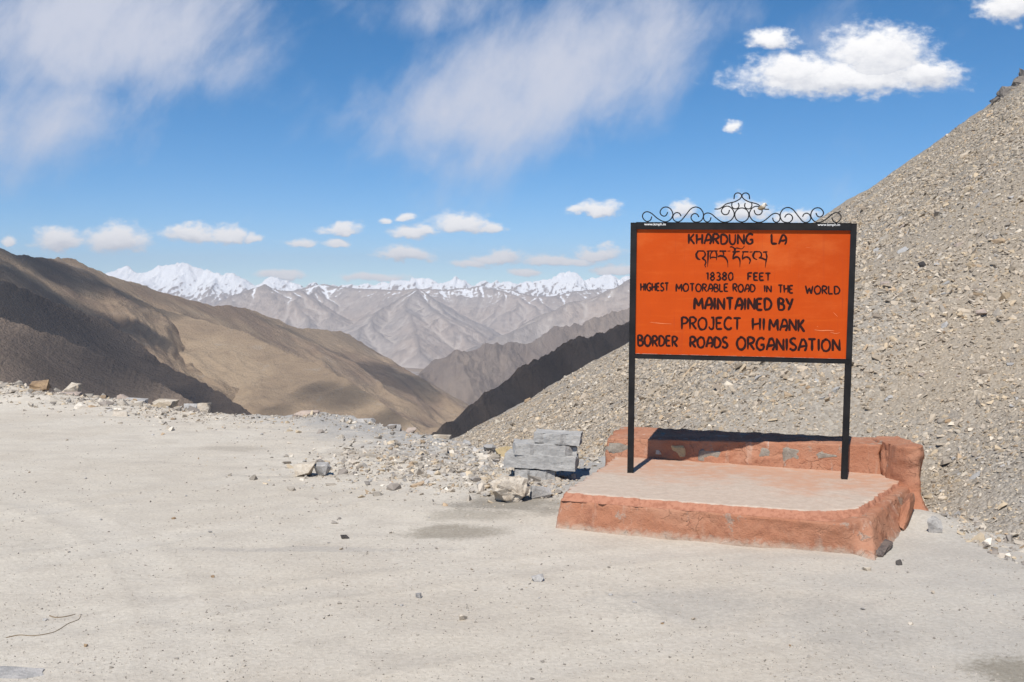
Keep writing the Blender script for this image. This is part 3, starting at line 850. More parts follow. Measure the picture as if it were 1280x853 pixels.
# twigs in the dust
M_TWIG = rock_mat("dry_twig", (0.30, 0.225, 0.14), (0.24, 0.17, 0.10), (0.13, 0.09, 0.06), 40)


def tube(pts, r, n=6, close=False, taper=None):
    """tube mesh along points; r radius; returns verts, quad faces"""
    P = np.array([tuple(p) for p in pts], float); m = len(P)
    T = np.gradient(P, axis=0); T /= np.linalg.norm(T, axis=1)[:, None] + 1e-12
    ref = np.array([0.31, 0.9, 0.27])
    A = np.cross(T, ref); A /= np.linalg.norm(A, axis=1)[:, None] + 1e-12
    B = np.cross(T, A)
    rr = np.full(m, r) if taper is None else r * np.asarray(taper)
    a = np.linspace(0, 2 * np.pi, n, endpoint=False)
    V = P[:, None, :] + rr[:, None, None] * (np.cos(a)[None, :, None] * A[:, None, :] + np.sin(a)[None, :, None] * B[:, None, :])
    i = np.arange(m * n).reshape(m, n)
    j = np.roll(i, -1, 1)
    F = np.stack([i[:-1].ravel(), j[:-1].ravel(), j[1:].ravel(), i[1:].ravel()], 1)
    F = np.concatenate([F, np.array([[i[0, 0], i[0, n - 1], i[0, n // 2], i[0, 1]], [i[-1, 0], i[-1, 1], i[-1, n // 2], i[-1, n - 1]]])])
    return V.reshape(-1, 3), F


def catmull(pts, k=6):
    P = np.array(pts, float)
    P = np.concatenate([[2 * P[0] - P[1]], P, [2 * P[-1] - P[-2]]])
    out = []
    for i in range(1, len(P) - 2):
        for t in np.linspace(0, 1, k, endpoint=False):
            a, b, c, d = P[i - 1], P[i], P[i + 1], P[i + 2]
            out.append(0.5 * (2 * b + (c - a) * t + (2 * a - 5 * b + 4 * c - d) * t * t + (3 * b - a - 3 * c + d) * t ** 3))
    out.append(P[-2])
    return np.array(out)


for label, pts, r in [("long thin dry twig curving across the dust at lower left", [(8, 797), (25, 794), (40, 795), (55, 793), (70, 788), (85, 778), (97, 773), (101, 768)], 0.0022),
                      ("short dark curved twig just above the long thin twig", [(62, 768), (70, 770), (82, 769), (94, 766)], 0.0028)]:
    cp = catmull(pts, 5)
    W_ = [on_level(*p) for p in cp]
    W_ = [Vector((p.x, p.y, float(ground_z(p.x, p.y)) + r * 0.8)) for p in W_]
    v, f = tube(W_, r, 6, taper=np.linspace(1.1, 0.5, len(W_)))
    tag(np_mesh("twig", v, f, M_TWIG, smooth=True), label, "twig")

# stack of grey concrete slabs
def slab(label, x0, x1, y0, y1, Y, depth, seed, rz, tilt, bev=0.012):
    p = at((x0 + x1) / 2, y1, Y); m = Y / FPX
    sx_, sz_ = (x1 - x0) * m, (y1 - y0) * m
    bm = bmesh.new()
    bmesh.ops.create_cube(bm, size=1)
    for v in bm.verts: v.co = Vector((v.co.x * sx_, (v.co.y + 0.5) * depth, (v.co.z + 0.5) * sz_))
    bmesh.ops.subdivide_edges(bm, edges=bm.edges[:], cuts=15, use_grid_fill=True)
    V = np.array([v.co for v in bm.verts])
    n = fbm(V[:, 0] * 9, V[:, 1] * 9, V[:, 2] * 9 + seed, 4); n2 = fbm(V[:, 0] * 9, V[:, 1] * 9, V[:, 2] * 9 + seed + 40, 4)
    chip = np.clip(fbm(V[:, 0] * 5, V[:, 1] * 5, seed * 2.1, 3) - 0.2, 0, 1)
    for v, a, b, c in zip(bm.verts, n, n2, chip): v.co += Vector((a * 0.014, b * 0.010 + c * 0.10 * (v.co.y < 0.02), (a - b) * 0.010 - c * 0.03 * (v.co.y < 0.05) * (v.co.z > 0.05)))
    o = bm_obj("concrete_slab", bm, M_SLAB)
    o.location = p; o.rotation_euler = (0, tilt, rz)
    return tag(o, label, "slab", "grey slabs stacked beside the plinth")


slab("lowest grey slab, short and half buried at the base of the stack", 643, 694, 588, 606, 9.05, 0.28, 1, -0.02, 0.03)
slab("second grey slab from the bottom of the stack, its left end nearest the viewer", 629, 719, 570, 587, 9.04, 0.32, 2, -0.16, 0.045)
slab("third grey slab from the bottom of the stack, with a raised left end", 642, 721, 556.5, 571, 9.07, 0.30, 3, 0.04, 0.055)
slab("topmost grey slab of the stack, tilted down to the right", 667, 725, 543, 556, 9.10, 0.30, 4, -0.12, 0.06)

# ------------------------------------------------------------------ the plinth
def m_plaster(t, pos, geo, bs):
    n1 = t.noise(pos, 3.2, 5, 0.6); n2 = t.noise(pos, 22, 6, 0.7); n3 = t.noise(pos, 90, 4, 0.7)
    st = t.noise(t.map(pos, (9, 9, 1.2)), 1.0, 5, 0.6)
    c = t.mix(t.step(n1, 0.35, 0.65), (0.40, 0.18, 0.108), (0.44, 0.225, 0.145))
    c = t.mix(t.step(n2, 0.52, 0.70, 0, 0.6), c, (0.29, 0.12, 0.078))
    c = t.mix(t.step(st, 0.58, 0.74, 0, 0.6), c, (0.53, 0.40, 0.32))
    sm = t.noise(t.map(pos, (14, 14, 3)), 1.0, 5, 0.65)
    c = t.mix(t.m('MULTIPLY', t.step(sm, 0.60, 0.68, 0, 0.55), t.step(n1, 0.45, 0.55)), c, (0.58, 0.50, 0.44))
    c = t.mix(t.step(n3, 0.60, 0.75, 0, 0.35), c, (0.27, 0.11, 0.07))
    bare = t.noise(t.vm('ADD', pos, (3.3, 1.2, 0.4)), 5.5, 6, 0.68)
    c = t.mix(t.step(bare, 0.60, 0.64, 0, 0.75), c, t.mix(t.step(n3, 0.4, 0.6), (0.40, 0.33, 0.275), (0.28, 0.215, 0.175)))
    c = t.mix(t.step(bare, 0.42, 0.30, 0, 0.5), c, (0.25, 0.105, 0.07))
    z = t.n('ShaderNodeSeparateXYZ', Vector=pos).outputs[2]
    dust = t.step(t.m('ADD', z, t.m('MULTIPLY', t.m('SUBTRACT', n2, 0.5), 0.14)), 0.055, -0.01, 0, 0.75)
    c = t.mix(dust, c, (0.47, 0.40, 0.33))
    v = t.n('ShaderNodeTexVoronoi', {'feature': 'DISTANCE_TO_EDGE'}, Vector=t.vm('ADD', pos, t.vm('MULTIPLY', t.n('ShaderNodeTexNoise', Vector=pos, Scale=7.0, Detail=5.0).outputs['Color'], (0.22, 0.22, 0.22))), Scale=4.2)
    crack = t.m('MULTIPLY', t.step(v.outputs['Distance'], 0.022, 0.004), t.step(n1, 0.46, 0.56))
    h = t.m('SUBTRACT', t.m('ADD', t.m('MULTIPLY', n2, 0.9), t.m('MULTIPLY', n3, 0.45)), t.m('MULTIPLY', crack, 0.45))
    return [c, (h, 0.016, 0.9)]


def m_slabtop(t, pos, geo, bs):
    n1 = t.noise(pos, 2.4, 5, 0.62); n2 = t.noise(pos, 26, 6, 0.7); n3 = t.noise(t.map(pos, (1, 1, 1)), 9, 5, 0.65)
    up = t.n('ShaderNodeSeparateXYZ', Vector=geo.outputs['True Normal']).outputs[2]
    sp = t.n('ShaderNodeSeparateXYZ', Vector=pos)
    # distance from the wall: the terracotta wash has splashed on to the back half of the slab
    d = t.m('ADD', t.m('MULTIPLY', sp.outputs[0], 0.41), t.m('MULTIPLY', sp.outputs[1], 0.912))
    wash = t.step(t.m('ADD', d, t.m('MULTIPLY', t.m('SUBTRACT', n1, 0.5), 2.2)), 7.20, 8.05, 0, 0.9)
    wash = t.m('MULTIPLY', wash, t.step(n3, 0.3, 0.6, 0.35, 1.0))
    c = t.mix(t.step(n2, 0.35, 0.68), (0.52, 0.435, 0.36), (0.45, 0.365, 0.295))
    c = t.mix(wash, c, (0.50, 0.285, 0.19))
    edge = t.mix(t.step(n2, 0.42, 0.66), (0.42, 0.20, 0.13), (0.31, 0.135, 0.085))
    c = t.mix(t.step(t.m('ADD', sp.outputs[2], t.m('MULTIPLY', t.m('SUBTRACT', n2, 0.5), 0.016)), 0.2475, 0.2435), c, edge)
    return [c, (t.m('ADD', n2, t.m('MULTIPLY', n3, 0.5)), 0.008, 0.45)]


M_PLASTER = material("terracotta_plaster", m_plaster, 0.95, 0.15)
M_SLABTOP = material("worn_concrete_top", m_slabtop, 0.92, 0.15)


def loft(name, bottom, top, mat, root, step=0.016, amp=0.010, seed=0, inset_rings=34, bulge=None, topnoise=0.004, freq=9):
    """closed rough block between two convex outlines with the same number of corners (each corner x, y, z)"""
    B, T = np.array([tuple(p) for p in bottom], float), np.array([tuple(p) for p in top], float)
    n = len(B)
    bl, tl = [], []
    for i in range(n):
        j = (i + 1) % n
        k = max(2, int(np.linalg.norm(T[j] - T[i]) / step))
        for q in np.arange(k) / k:
            bl.append(B[i] + (B[j] - B[i]) * q); tl.append(T[i] + (T[j] - T[i]) * q)
    bl, tl = np.array(bl), np.array(tl)
    # round the plan corners a little
    for arr in (bl, tl):
        for _ in range(2): arr[:] = 0.25 * np.roll(arr, 1, 0) + 0.5 * arr + 0.25 * np.roll(arr, -1, 0)
    H = np.abs(tl[:, 2] - bl[:, 2]).max()
    m = max(4, int(H / step))
    rings, flag = [], []
    c = tl.mean(0)
    for q in np.linspace(0, 1, m):
        rings.append(bl + (tl - bl) * q); flag.append(1.0 if q < 0.999 else 0.8)
    for q in np.linspace(0, 1, inset_rings)[1:] ** 1.0:
        rings.append(tl + (c - tl) * (q * 0.999)); flag.append(0.0)
    V = np.array(rings)
    out = tl - c; out[:, 2] = 0; out /= np.linalg.norm(out, axis=1)[:, None] + 1e-9
    a = fbm(V[..., 0] * freq, V[..., 1] * freq, V[..., 2] * freq + seed, 5)
    b = ridged(V[..., 0] * freq * 0.5, V[..., 1] * freq * 0.5, V[..., 2] * freq * 0.5 + seed + 3, 4) - 1.2
    fl = np.array(flag)[:, None]
    V[..., :2] += (fl * amp * (a + 0.6 * b))[..., None] * out[None, :, :2]
    V[..., 2] += np.where(fl > 0, np.where(fl < 1, amp * 0.5 * a, 0), topnoise * a)
    if bulge: V = bulge(V)
    N = len(tl)
    i = np.arange(len(rings) * N).reshape(len(rings), N)
    j = np.roll(i, -1, 1)
    F = np.stack([i[:-1].ravel(), j[:-1].ravel(), j[1:].ravel(), i[1:].ravel()], 1)
    return np_mesh(name, V.reshape(-1, 3) - np.array(root.location), F, mat, root, smooth=True)


plinth = empty("plinth", (1.7, 7.6, 0))
tag(plinth, "terracotta plastered stone plinth carrying the orange sign", "plinth")
G = lambda x, y, z=0.0: tuple(on_level(x, y, z))
low = lambda p, z=-0.06: (p[0], p[1], z)
loft("step_body", [low(G(691, 661)), low(G(1070, 693)), low(G(1094, 705)), low(G(1144, 659)), (3.02, 8.1, -0.06), (0.95, 8.95, -0.06), (0.72, 8.35, -0.06)],
     [G(700.4, 625.6, .200), G(1056, 655.5, .200), G(1090, 647, .207), G(1140, 604, .225), (3.03, 8.12, .22), (0.97, 8.97, .22), (0.76, 8.4, .22)], M_PLASTER, plinth, amp=0.012, seed=1.0)
loft("concrete_top", [G(701, 626, .20), G(850, 638, .20), G(1034, 652.5, .20), G(1076, 647, .20), G(1108, 625, .20), G(1136, 602, .205), (3.02, 8.05, .21), (0.93, 8.9, .21), (0.78, 8.42, .21)],
     [G(704, 615, .25), G(850, 627, .25), G(1024, 639, .25), G(1070, 635.5, .25), G(1103, 615, .25), G(1131, 597, .25), (3.0, 8.05, .25), (0.94, 8.88, .25), (0.80, 8.42, .25)], M_SLABTOP, plinth, step=0.010, amp=0.020, seed=5.0, topnoise=0.003, freq=14)
loft("back_wall", [(0.79, 8.93, -.06), (2.98, 7.94, -.06), (3.14, 8.36, -.06), (1.02, 9.42, -.06)],
     [(0.86, 8.97, .40), (2.97, 7.97, .485), (3.12, 8.34, .49), (1.04, 9.38, .455)], M_PLASTER, plinth, amp=0.020, seed=9.0, topnoise=0.008)
loft("end_pier", [(2.90, 7.45, -.06), (2.98, 7.06, -.06), (3.10, 6.93, -.06), (3.20, 7.25, -.06), (3.22, 8.36, -.06), (2.98, 8.3, -.06)],
     [(2.985, 7.68, .515), (3.03, 7.57, .525), (3.135, 7.56, .53), (3.19, 7.66, .53), (3.215, 8.35, .505), (3.0, 8.28, .50)], M_PLASTER, plinth, amp=0.020, seed=14.0, topnoise=0.010,
     bulge=lambda V: np.concatenate([V[..., :1], V[..., 1:2] + (np.clip((0.54 - V[..., 2:3]) / 0.6, 0, 1) - np.clip((0.54 - V[..., 2:3]) / 0.6, 0, 1) ** 5) * np.clip((7.9 - V[..., 1:2]) / 0.7, 0, 0.62), V[..., 2:3]], -1))
# the broken, undercut corner stone at the front right and the loose plaster shell beside it
cp_ = on_level(1084, 700)
cs = bm_obj("broken_corner", rock_bm((0.12, 0.40, 0.06), 61, npts=30, amp=0.08), rock_mat("broken_mortar", (0.20, 0.16, 0.14), (0.12, 0.10, 0.095), (0.07, 0.06, 0.06), 14), plinth)
cs.location = on_level(1106, 689) + Vector((-0.03, 0.0, -0.012)) - plinth.location; cs.rotation_euler = (0, 0, -0.57)
shell = bm_obj("loose_plaster", rock_bm((0.07, 0.42, 0.26), 62, npts=24, amp=0.05), M_PLASTER, plinth)
shell.location = Vector((2.83, 7.12, 0.0)) - plinth.location; shell.rotation_euler = (0, 0.12, -0.5)


def on_wall(px, py):
    a, b = Vector((0.82, 8.95)), Vector((2.975, 7.955))
    nrm = Vector((b.y - a.y, -(b.x - a.x))).normalized()
    d = ray(px, py)
    Y = (a.dot(nrm)) / (d[0] * nrm.x + nrm.y)
    return at(px, py, Y)


WALL_ANG = math.atan2(7.955 - 8.95, 2.975 - 0.82)
for lab, px, py, wpx, hpx, mt, sd in [("pale yellow stone showing through the plaster", 847, 566, 21, 18, M_YELLOW, 71), ("wide grey stone showing through the plaster", 887, 570, 42, 19, M_WALLSTONE, 72),
                                      ("dark grey patch of bare stone in the plaster", 991, 571, 33, 25, M_WALLSTONE, 73), ("small pale stone in the plaster", 953, 567, 18, 15, M_WALLSTONE, 74),
                                      ("tiny white stone in the plaster", 822, 566, 9, 7, M_CREAM, 75), ("grey bare stone at the right end of the wall", 1120, 580, 11, 16, M_WALLSTONE, 76),
                                      ("grey bare stone at the left end of the wall", 771, 562, 34, 16, M_WALLSTONE, 77), ("pinkish stone in the plaster", 1033, 570, 26, 14, M_WALLSTONE, 78)]:
    p = on_wall(px, py + hpx / 2); m = p.y / FPX
    o = bm_obj("exposed_stone", rock_bm((wpx * m, 0.05, hpx * m), sd, npts=22, amp=0.06), mt, plinth)
    o.location = p - plinth.location + Vector((0.013, 0.030, 0)); o.rotation_euler = (0, 0, WALL_ANG)
    o["label"] = lab

# ------------------------------------------------------------------ the sign
def paint(name, c1, c2, rough, chips=None):
    def f(t, pos, geo, bs):
        n = t.noise(pos, 6, 5, 0.6); n2 = t.noise(pos, 45, 5, 0.7)
        c = t.mix(t.step(n, 0.35, 0.68), c1, c2)
        if chips: c = t.mix(t.step(n2, 0.70, 0.74, 0, 0.9), c, chips)
        t.set(bs, 'Roughness', t.step(n, 0.3, 0.7, rough - 0.08, rough + 0.1))
        return [c, (n2, 0.0015, 0.35)]
    return material(name, f, rough, 0.2)


M_FRAME = paint("black_frame_paint", (0.010, 0.010, 0.011), (0.018, 0.017, 0.018), 0.6, (0.075, 0.045, 0.035))
M_LETTER = paint("dark_letter_paint", (0.020, 0.0055, 0.005), (0.030, 0.0075, 0.006), 0.75)
M_WHITE = paint("white_letter_paint", (0.82, 0.82, 0.82), (0.72, 0.72, 0.72), 0.6)


def m_panel(t, pos, geo, bs):
    n = t.noise(pos, 1.8, 5, 0.6); n2 = t.noise(t.map(pos, (2.5, 2.5, 26)), 1.0, 5, 0.6); n3 = t.noise(pos, 60, 5, 0.7)
    c = t.mix(t.step(n, 0.3, 0.7), (0.52, 0.069, 0.005), (0.45, 0.057, 0.004))
    c = t.mix(t.step(n2, 0.52, 0.75, 0, 0.4), c, (0.58, 0.10, 0.010))
    c = t.mix(t.step(n3, 0.64, 0.76, 0, 0.3), c, (0.40, 0.045, 0.011))
    fade = t.noise(t.map(pos, (1.6, 1.6, 3.0), (0, 0, 0), (5, 2, 1)), 1.0, 6, 0.65)
    c = t.mix(t.step(fade, 0.50, 0.72, 0, 0.5), c, (0.58, 0.125, 0.026))
    drip = t.noise(t.map(pos, (38, 38, 1.2)), 1.0, 5, 0.6)
    c = t.mix(t.m('MULTIPLY', t.step(drip, 0.56, 0.72, 0, 0.35), t.step(fade, 0.36, 0.5)), c, (0.36, 0.045, 0.013))
    sc = t.noise(t.map(pos, (6, 6, 90)), 1.0, 4, 0.7)
    c = t.mix(t.m('MULTIPLY', t.step(sc, 0.68, 0.74, 0, 0.3), t.step(n, 0.5, 0.6)), c, (0.72, 0.28, 0.13))
    t.set(bs, 'Roughness', 0.5)
    return [c, (t.m('ADD', t.m('MULTIPLY', n2, 0.6), t.m('MULTIPLY', n3, 0.2)), 0.002, 0.3)]


M_PANEL = material("orange_board_paint", m_panel, 0.5, 0.15)
PL, PR = on_level(788, 591, .25), on_level(1055, 599, .25)
SX_ = (PR - PL); SX_.z = 0; SX_.normalize()
SN = Vector((SX_.y, -SX_.x, 0))                         # towards the viewer
ROOT = (PL + PR) / 2
sign = empty("sign_board", ROOT)
tag(sign, "orange hand lettered board on two black posts with curled ironwork on top", "sign")


def sp(px, py, off=0.0):
    o = PL + SN * off
    d = Vector(ray(px, py))
    c = Vector((0, 0, EYE))
    k = (o - c).dot(SN) / d.dot(SN)
    return c + d * k


def bar(name, p, q, width, depth, mat, parent, off=0.0, bev=0.003):
    p, q = Vector(p), Vector(q)
    ax = (q - p).normalized(); sd = ax.cross(SN).normalized(); nn = SN
    bm = bmesh.new(); bmesh.ops.create_cube(bm, size=1)
    L = (q - p).length
    for v in bm.verts: v.co = (p + q) / 2 + ax * v.co.x * L + sd * v.co.y * width + nn * (v.co.z * depth + off) - ROOT
    bmesh.ops.bevel(bm, geom=bm.edges[:], offset=bev, segments=2, affect='EDGES')
    return bm_obj(name, bm, mat, parent)


post_l = bar("post", sp(788, 593), sp(792.3, 279.2), 0.043, 0.045, M_FRAME, sign)
post_r = bar("post", sp(1055, 601), sp(1066.8, 280.4), 0.040, 0.044, M_FRAME, sign)
rail_t = bar("frame_rail", sp(795.8, 282.6), sp(1063.4, 284.0), 0.052, 0.044, M_FRAME, sign)
rail_b = bar("frame_rail", sp(793, 445.2), sp(1060.2, 451.8), 0.032, 0.044, M_FRAME, sign)


def quad_panel(name, px, off, th, mat, parent):
    bm = bmesh.new()
    fr = [bm.verts.new(sp(*p, off) - ROOT) for p in px]
    bk = [bm.verts.new(sp(*p, off) - SN * th - ROOT) for p in px]
    bm.faces.new(fr); bm.faces.new(bk[::-1])
    for i in range(4):
        j = (i + 1) % 4
        bm.faces.new((fr[i], bk[i], bk[j], fr[j]))
    return bm_obj(name, bm, mat, parent)


PANEL_OFF = 0.004
panel = quad_panel("panel", [(795, 285), (1064, 287), (1060.6, 450), (792.6, 443.6)], PANEL_OFF, 0.006, M_PANEL, sign)
lipb = bar("panel_edge", sp(794.5, 442.6, 0.012), sp(1060, 449.4, 0.012), 0.008, 0.008, material("pale_worn_edge", lambda t, p, g_, b: t.mix(t.step(t.noise(p, 20, 5, .7), .45, .6), (0.62, 0.16, 0.06), (0.66, 0.42, 0.32)), 0.6), sign, bev=0.001)

LETTERS = {
 'A': (0.82, [[(0, 1), (.18, .62), (.40, .16), (.58, .0)], [(.56, 0), (.84, .16), (1, .48), (.98, .74), (.80, 1.03)], [(.24, .66), (.60, .62), (.96, .56)]]),
 'B': (0.72, [[(.06, 0), (.06, 1)], [(.06, .02), (.55, .03), (.85, .2), (.65, .42), (.12, .47)], [(.30, .46), (.8, .54), (1, .76), (.7, .97), (.06, .98)]]),
 'C': (0.80, [[(1, .14), (.7, .0), (.3, .1), (.04, .45), (.14, .82), (.5, 1.0), (.82, .95), (1, .80)]]),
 'D': (0.80, [[(.06, 0), (.06, 1)], [(.06, .02), (.6, .08), (1, .42), (.9, .76), (.55, .96), (.06, .98)]]),
 'E': (0.66, [[(.06, 0), (.06, 1)], [(.06, .03), (1, .02)], [(.06, .48), (.82, .47)], [(.06, .97), (1, .97)]]),
 'F': (0.66, [[(.06, 0), (.06, 1)], [(.06, .03), (1, .02)], [(.06, .48), (.82, .47)]]),
 'G': (0.86, [[(.98, .14), (.65, .0), (.25, .12), (.03, .5), (.18, .86), (.55, 1.0), (.86, .88), (.92, .58)], [(.50, .58), (1.02, .55)]]),
 'H': (0.74, [[(.06, 0), (.06, 1)], [(.96, 0), (.94, 1)], [(.06, .56), (.95, .42)]]),
 'I': (0.20, [[(.5, 0), (.5, 1)]]),
 'J': (0.62, [[(.86, 0), (.86, .74), (.66, .98), (.32, .96), (.04, .78)], [(.45, .02), (1, .01)]]),
 'K': (0.72, [[(.06, 0), (.06, 1)], [(.92, .0), (.12, .56)], [(.26, .46), (.60, .72), (1, 1.02)]]),
 'L': (0.62, [[(.06, 0), (.06, .98)], [(.06, .97), (1, .96)]]),
 'M': (1.00, [[(.04, 1), (.08, 0)], [(.08, .02), (.50, .72)], [(.50, .72), (.90, .02)], [(.90, 0), (.98, 1)]]),
 'N': (0.80, [[(.06, 1), (.06, 0)], [(.06, .02), (.94, .98)], [(.95, 1), (.96, 0)]]),
 'O': (0.92, [[(.5, .0), (.14, .2), (.02, .54), (.2, .9), (.52, 1.0), (.84, .86), (.98, .5), (.84, .14), (.5, 0), (.40, .04)]]),
 'P': (0.66, [[(.06, 0), (.06, 1.02)], [(.06, .02), (.65, .04), (1, .24), (.75, .48), (.06, .56)]]),
 'R': (0.72, [[(.06, 0), (.06, 1)], [(.06, .02), (.62, .03), (.94, .22), (.70, .46), (.10, .54)], [(.36, .54), (.7, .8), (1.02, 1.02)]]),
 'S': (0.72, [[(.92, .10), (.6, .0), (.22, .10), (.12, .30), (.40, .46), (.78, .58), (.94, .78), (.70, .98), (.30, .98), (.02, .84)]]),
 'T': (0.80, [[(0, .03), (1, .01)], [(.52, .02), (.50, 1.02)]]),
 'U': (0.78, [[(.06, 0), (.08, .7), (.3, .98), (.7, .98), (.92, .7), (.95, 0)]]),
 'W': (1.05, [[(0, 0), (.24, 1)], [(.24, .98), (.50, .25)], [(.50, .25), (.76, .98)], [(.76, 1), (1, 0)]]),
 'Y': (0.80, [[(0, 0), (.46, .52)], [(1, 0), (.66, .52), (.30, 1.02)]]),
 '1': (0.28, [[(.0, .18), (.6, .0)], [(.62, 0), (.62, 1)]]),
 '8': (0.64, [[(.5, .46), (.14, .26), (.5, .0), (.86, .24), (.5, .46), (.08, .74), (.5, 1.0), (.94, .74), (.5, .46)]]),
 '3': (0.60, [[(.06, .06), (.5, .0), (.88, .2), (.62, .44), (.36, .47)], [(.36, .47), (.80, .56), (.94, .76), (.6, 1.0), (.04, .93)]]),
 '0': (0.66, [[(.5, .0), (.14, .2), (.04, .54), (.2, .9), (.5, 1.0), (.82, .86), (.96, .5), (.84, .14), (.5, 0), (.42, .03)]]),
}
lett_rnd = random.Random(3)
lett_off = [0]


def ribbon(pts_px, widths, k=5, straight=False):
    """a brush stroke: smooth path in photo pixels, width in pixels at its ends"""
    P = np.array(pts_px, float)
    P = catmull(P, k) if len(P) > 2 else np.linspace(P[0], P[1], 6)
    m = len(P)
    T = np.gradient(P, axis=0); T /= np.linalg.norm(T, axis=1)[:, None] + 1e-9
    N = np.stack([-T[:, 1], T[:, 0]], 1)
    q = np.linspace(0, 1, m)
    wd = np.interp(q, np.linspace(0, 1, len(widths)), widths) / 2 * 1.12
    jx = P[0, 0] * 3.1 + P[0, 1] * 1.7
    wd = wd * (1 + 0.30 * fbm(np.arange(m) * 0.33 + jx, jx, 0.5, 3))
    P = P + 0.22 * np.stack([fbm(np.arange(m) * 0.22 + jx, jx * 0.7, 2.5, 3), fbm(np.arange(m) * 0.22 + jx, jx * 0.3, 8.5, 3)], 1)
    wd[0] *= 0.72; wd[-1] *= 0.5
    return P + N * wd[:, None], P - N * wd[:, None]


def strokes_obj(name, strokes, mat, parent, base=0.0012):
    V, F = [], []
    for pts, widths in strokes:
        a, b = ribbon(pts, widths)
        off = PANEL_OFF + base + lett_off[0] * 0.00012
        lett_off[0] = (lett_off[0] + 1) % 9
        i0 = len(V)
        for p, q in zip(a, b):
            V.append(sp(p[0], p[1], off) - ROOT); V.append(sp(q[0], q[1], off) - ROOT)
        n = len(a)
        F += [(i0 + 2 * i, i0 + 2 * i + 2, i0 + 2 * i + 3, i0 + 2 * i + 1) for i in range(n - 1)]
    return np_mesh(name, np.array([tuple(v) for v in V]), np.array(F), mat, parent)


def word(text, x0, x1, y0l, y1l, y0r, y1r, lw):
    """strokes of a word fitted between two pixel edges (crop coordinates of the board close-up)"""
    gap = 0.20
    tot = sum(LETTERS[ch][0] for ch in text) + gap * (len(text) - 1)
    out, x = [], 0.0
    for ch in text:
        w_, st = LETTERS[ch]
        jit = lett_rnd.uniform(-0.03, 0.03)
        for s in st:
            pts = []
            for u, v in s:
                f = (x + u * w_) / tot
                X = x0 + f * (x1 - x0)
                ya, yb = y0l + (y0r - y0l) * f, y1l + (y1r - y1l) * f
                Y = ya + (v + jit) * (yb - ya)
                pts.append((770 + X / 3.709, 230 + Y / 3.709))
            k = lw / 3.709
            vertical = len(s) == 2 and abs(s[0][0] - s[1][0]) < 0.3
            out.append((pts, (k * 1.12, k * 0.86) if vertical else (k * 0.9, k * lett_rnd.uniform(0.85, 1.05), k * 0.85)))
        x += w_ + gap
    return out


LINES = [
    [("KHARDUNG", 336, 636, 233, 279, 232, 279, 9.5), ("LA", 720, 790, 234, 280, 234, 280, 9.5)],
    [("18380", 420, 543, 411, 446, 411, 446, 7.2), ("FEET", 611, 717, 413, 448, 413, 448, 7.5)],
    [("HIGHEST", 114, 244, 460, 495, 460, 496, 7.2), ("MOTORABLE", 278, 520, 462, 498, 464, 500, 7.0), ("ROAD", 542, 644, 464, 500, 466, 501, 7.0),
     ("IN", 686, 720, 470, 501, 470, 502, 7.0), ("THE", 752, 821, 469, 505, 470, 506, 7.2), ("WORLD", 879, 1037, 472, 510, 474, 511, 7.5)],
    [("MAINTAINED", 362, 720, 527, 582, 531, 585, 11), ("BY", 752, 820, 530, 585, 532, 587, 11)],
    [("PROJECT", 304, 579, 618, 674, 621, 676, 9.5), ("HI", 632, 690, 623, 678, 624, 679, 10), ("MANK", 710, 874, 625, 679, 628, 684, 10.5)],
    [("BORDER", 101, 284, 701, 751, 706, 754, 9.5), ("ROADS", 343, 518, 708, 757, 711, 760, 10), ("ORGANISATION", 560, 1038, 710, 768, 722, 776, 11)],
]
for line in LINES:
    for wd_ in line: strokes_obj("lettering", word(*wd_), M_LETTER, panel)
TIB = [([(80, 103), (140, 101), (200, 103)], (19, 18)), ([(98, 105), (70, 150), (75, 200), (100, 230), (135, 241)], (22, 34, 28, 12)), ([(192, 108), (212, 150), (200, 188), (158, 224)], (18, 26, 18)),
       ([(165, 222), (207, 250), (221, 290), (206, 330), (222, 366)], (24, 24, 18, 12)),
       ([(232, 103), (320, 101), (415, 103)], (19, 18)), ([(262, 108), (256, 200), (250, 362)], (28, 24, 7)), ([(332, 108), (300, 150), (290, 205), (300, 232)], (14, 18, 12)), ([(295, 206), (340, 203), (390, 206)], (20, 16)),
       ([(378, 108), (396, 160), (390, 252)], (18, 26, 9)),
       ([(437, 103), (490, 104), (550, 102)], (26, 20)), ([(490, 115), (508, 145), (496, 178)], (20, 22, 14)), ([(412, 192), (450, 178), (500, 186), (548, 226), (570, 285), (571, 366)], (20, 26, 24, 18, 7)),
       ([(565, 106), (615, 103)], (15, 12)),
       ([(604, 38), (642, 38), (682, 62), (722, 54), (800, 64), (840, 18)], (20, 18, 16, 8)), ([(686, 60), (686, 112)], (30, 26)), ([(645, 116), (700, 113), (766, 110)], (24, 22)), ([(700, 118), (664, 165), (655, 236)], (26, 28, 22)),
       ([(655, 230), (700, 200), (746, 208), (768, 262), (764, 366)], (24, 26, 22, 7)),
       ([(800, 116), (850, 114), (906, 115)], (20, 18)), ([(824, 118), (810, 180), (810, 242)], (18, 20, 18)), ([(810, 228), (860, 196), (906, 208), (930, 252), (914, 312)], (20, 26, 26, 10)),
       ([(920, 119), (970, 115)], (15, 12)),
       ([(985, 115), (1040, 112), (1096, 113)], (24, 20)), ([(1002, 118), (980, 165), (990, 215), (1046, 241)], (26, 34, 28, 12)), ([(1088, 115), (1112, 150), (1106, 190), (1068, 217)], (20, 24, 16)),
       ([(1075, 212), (1130, 221), (1182, 247)], (16, 24, 20)), ([(1135, 121), (1210, 114)], (24, 18)), ([(1182, 120), (1197, 190), (1186, 260), (1171, 372)], (20, 26, 20, 6))]
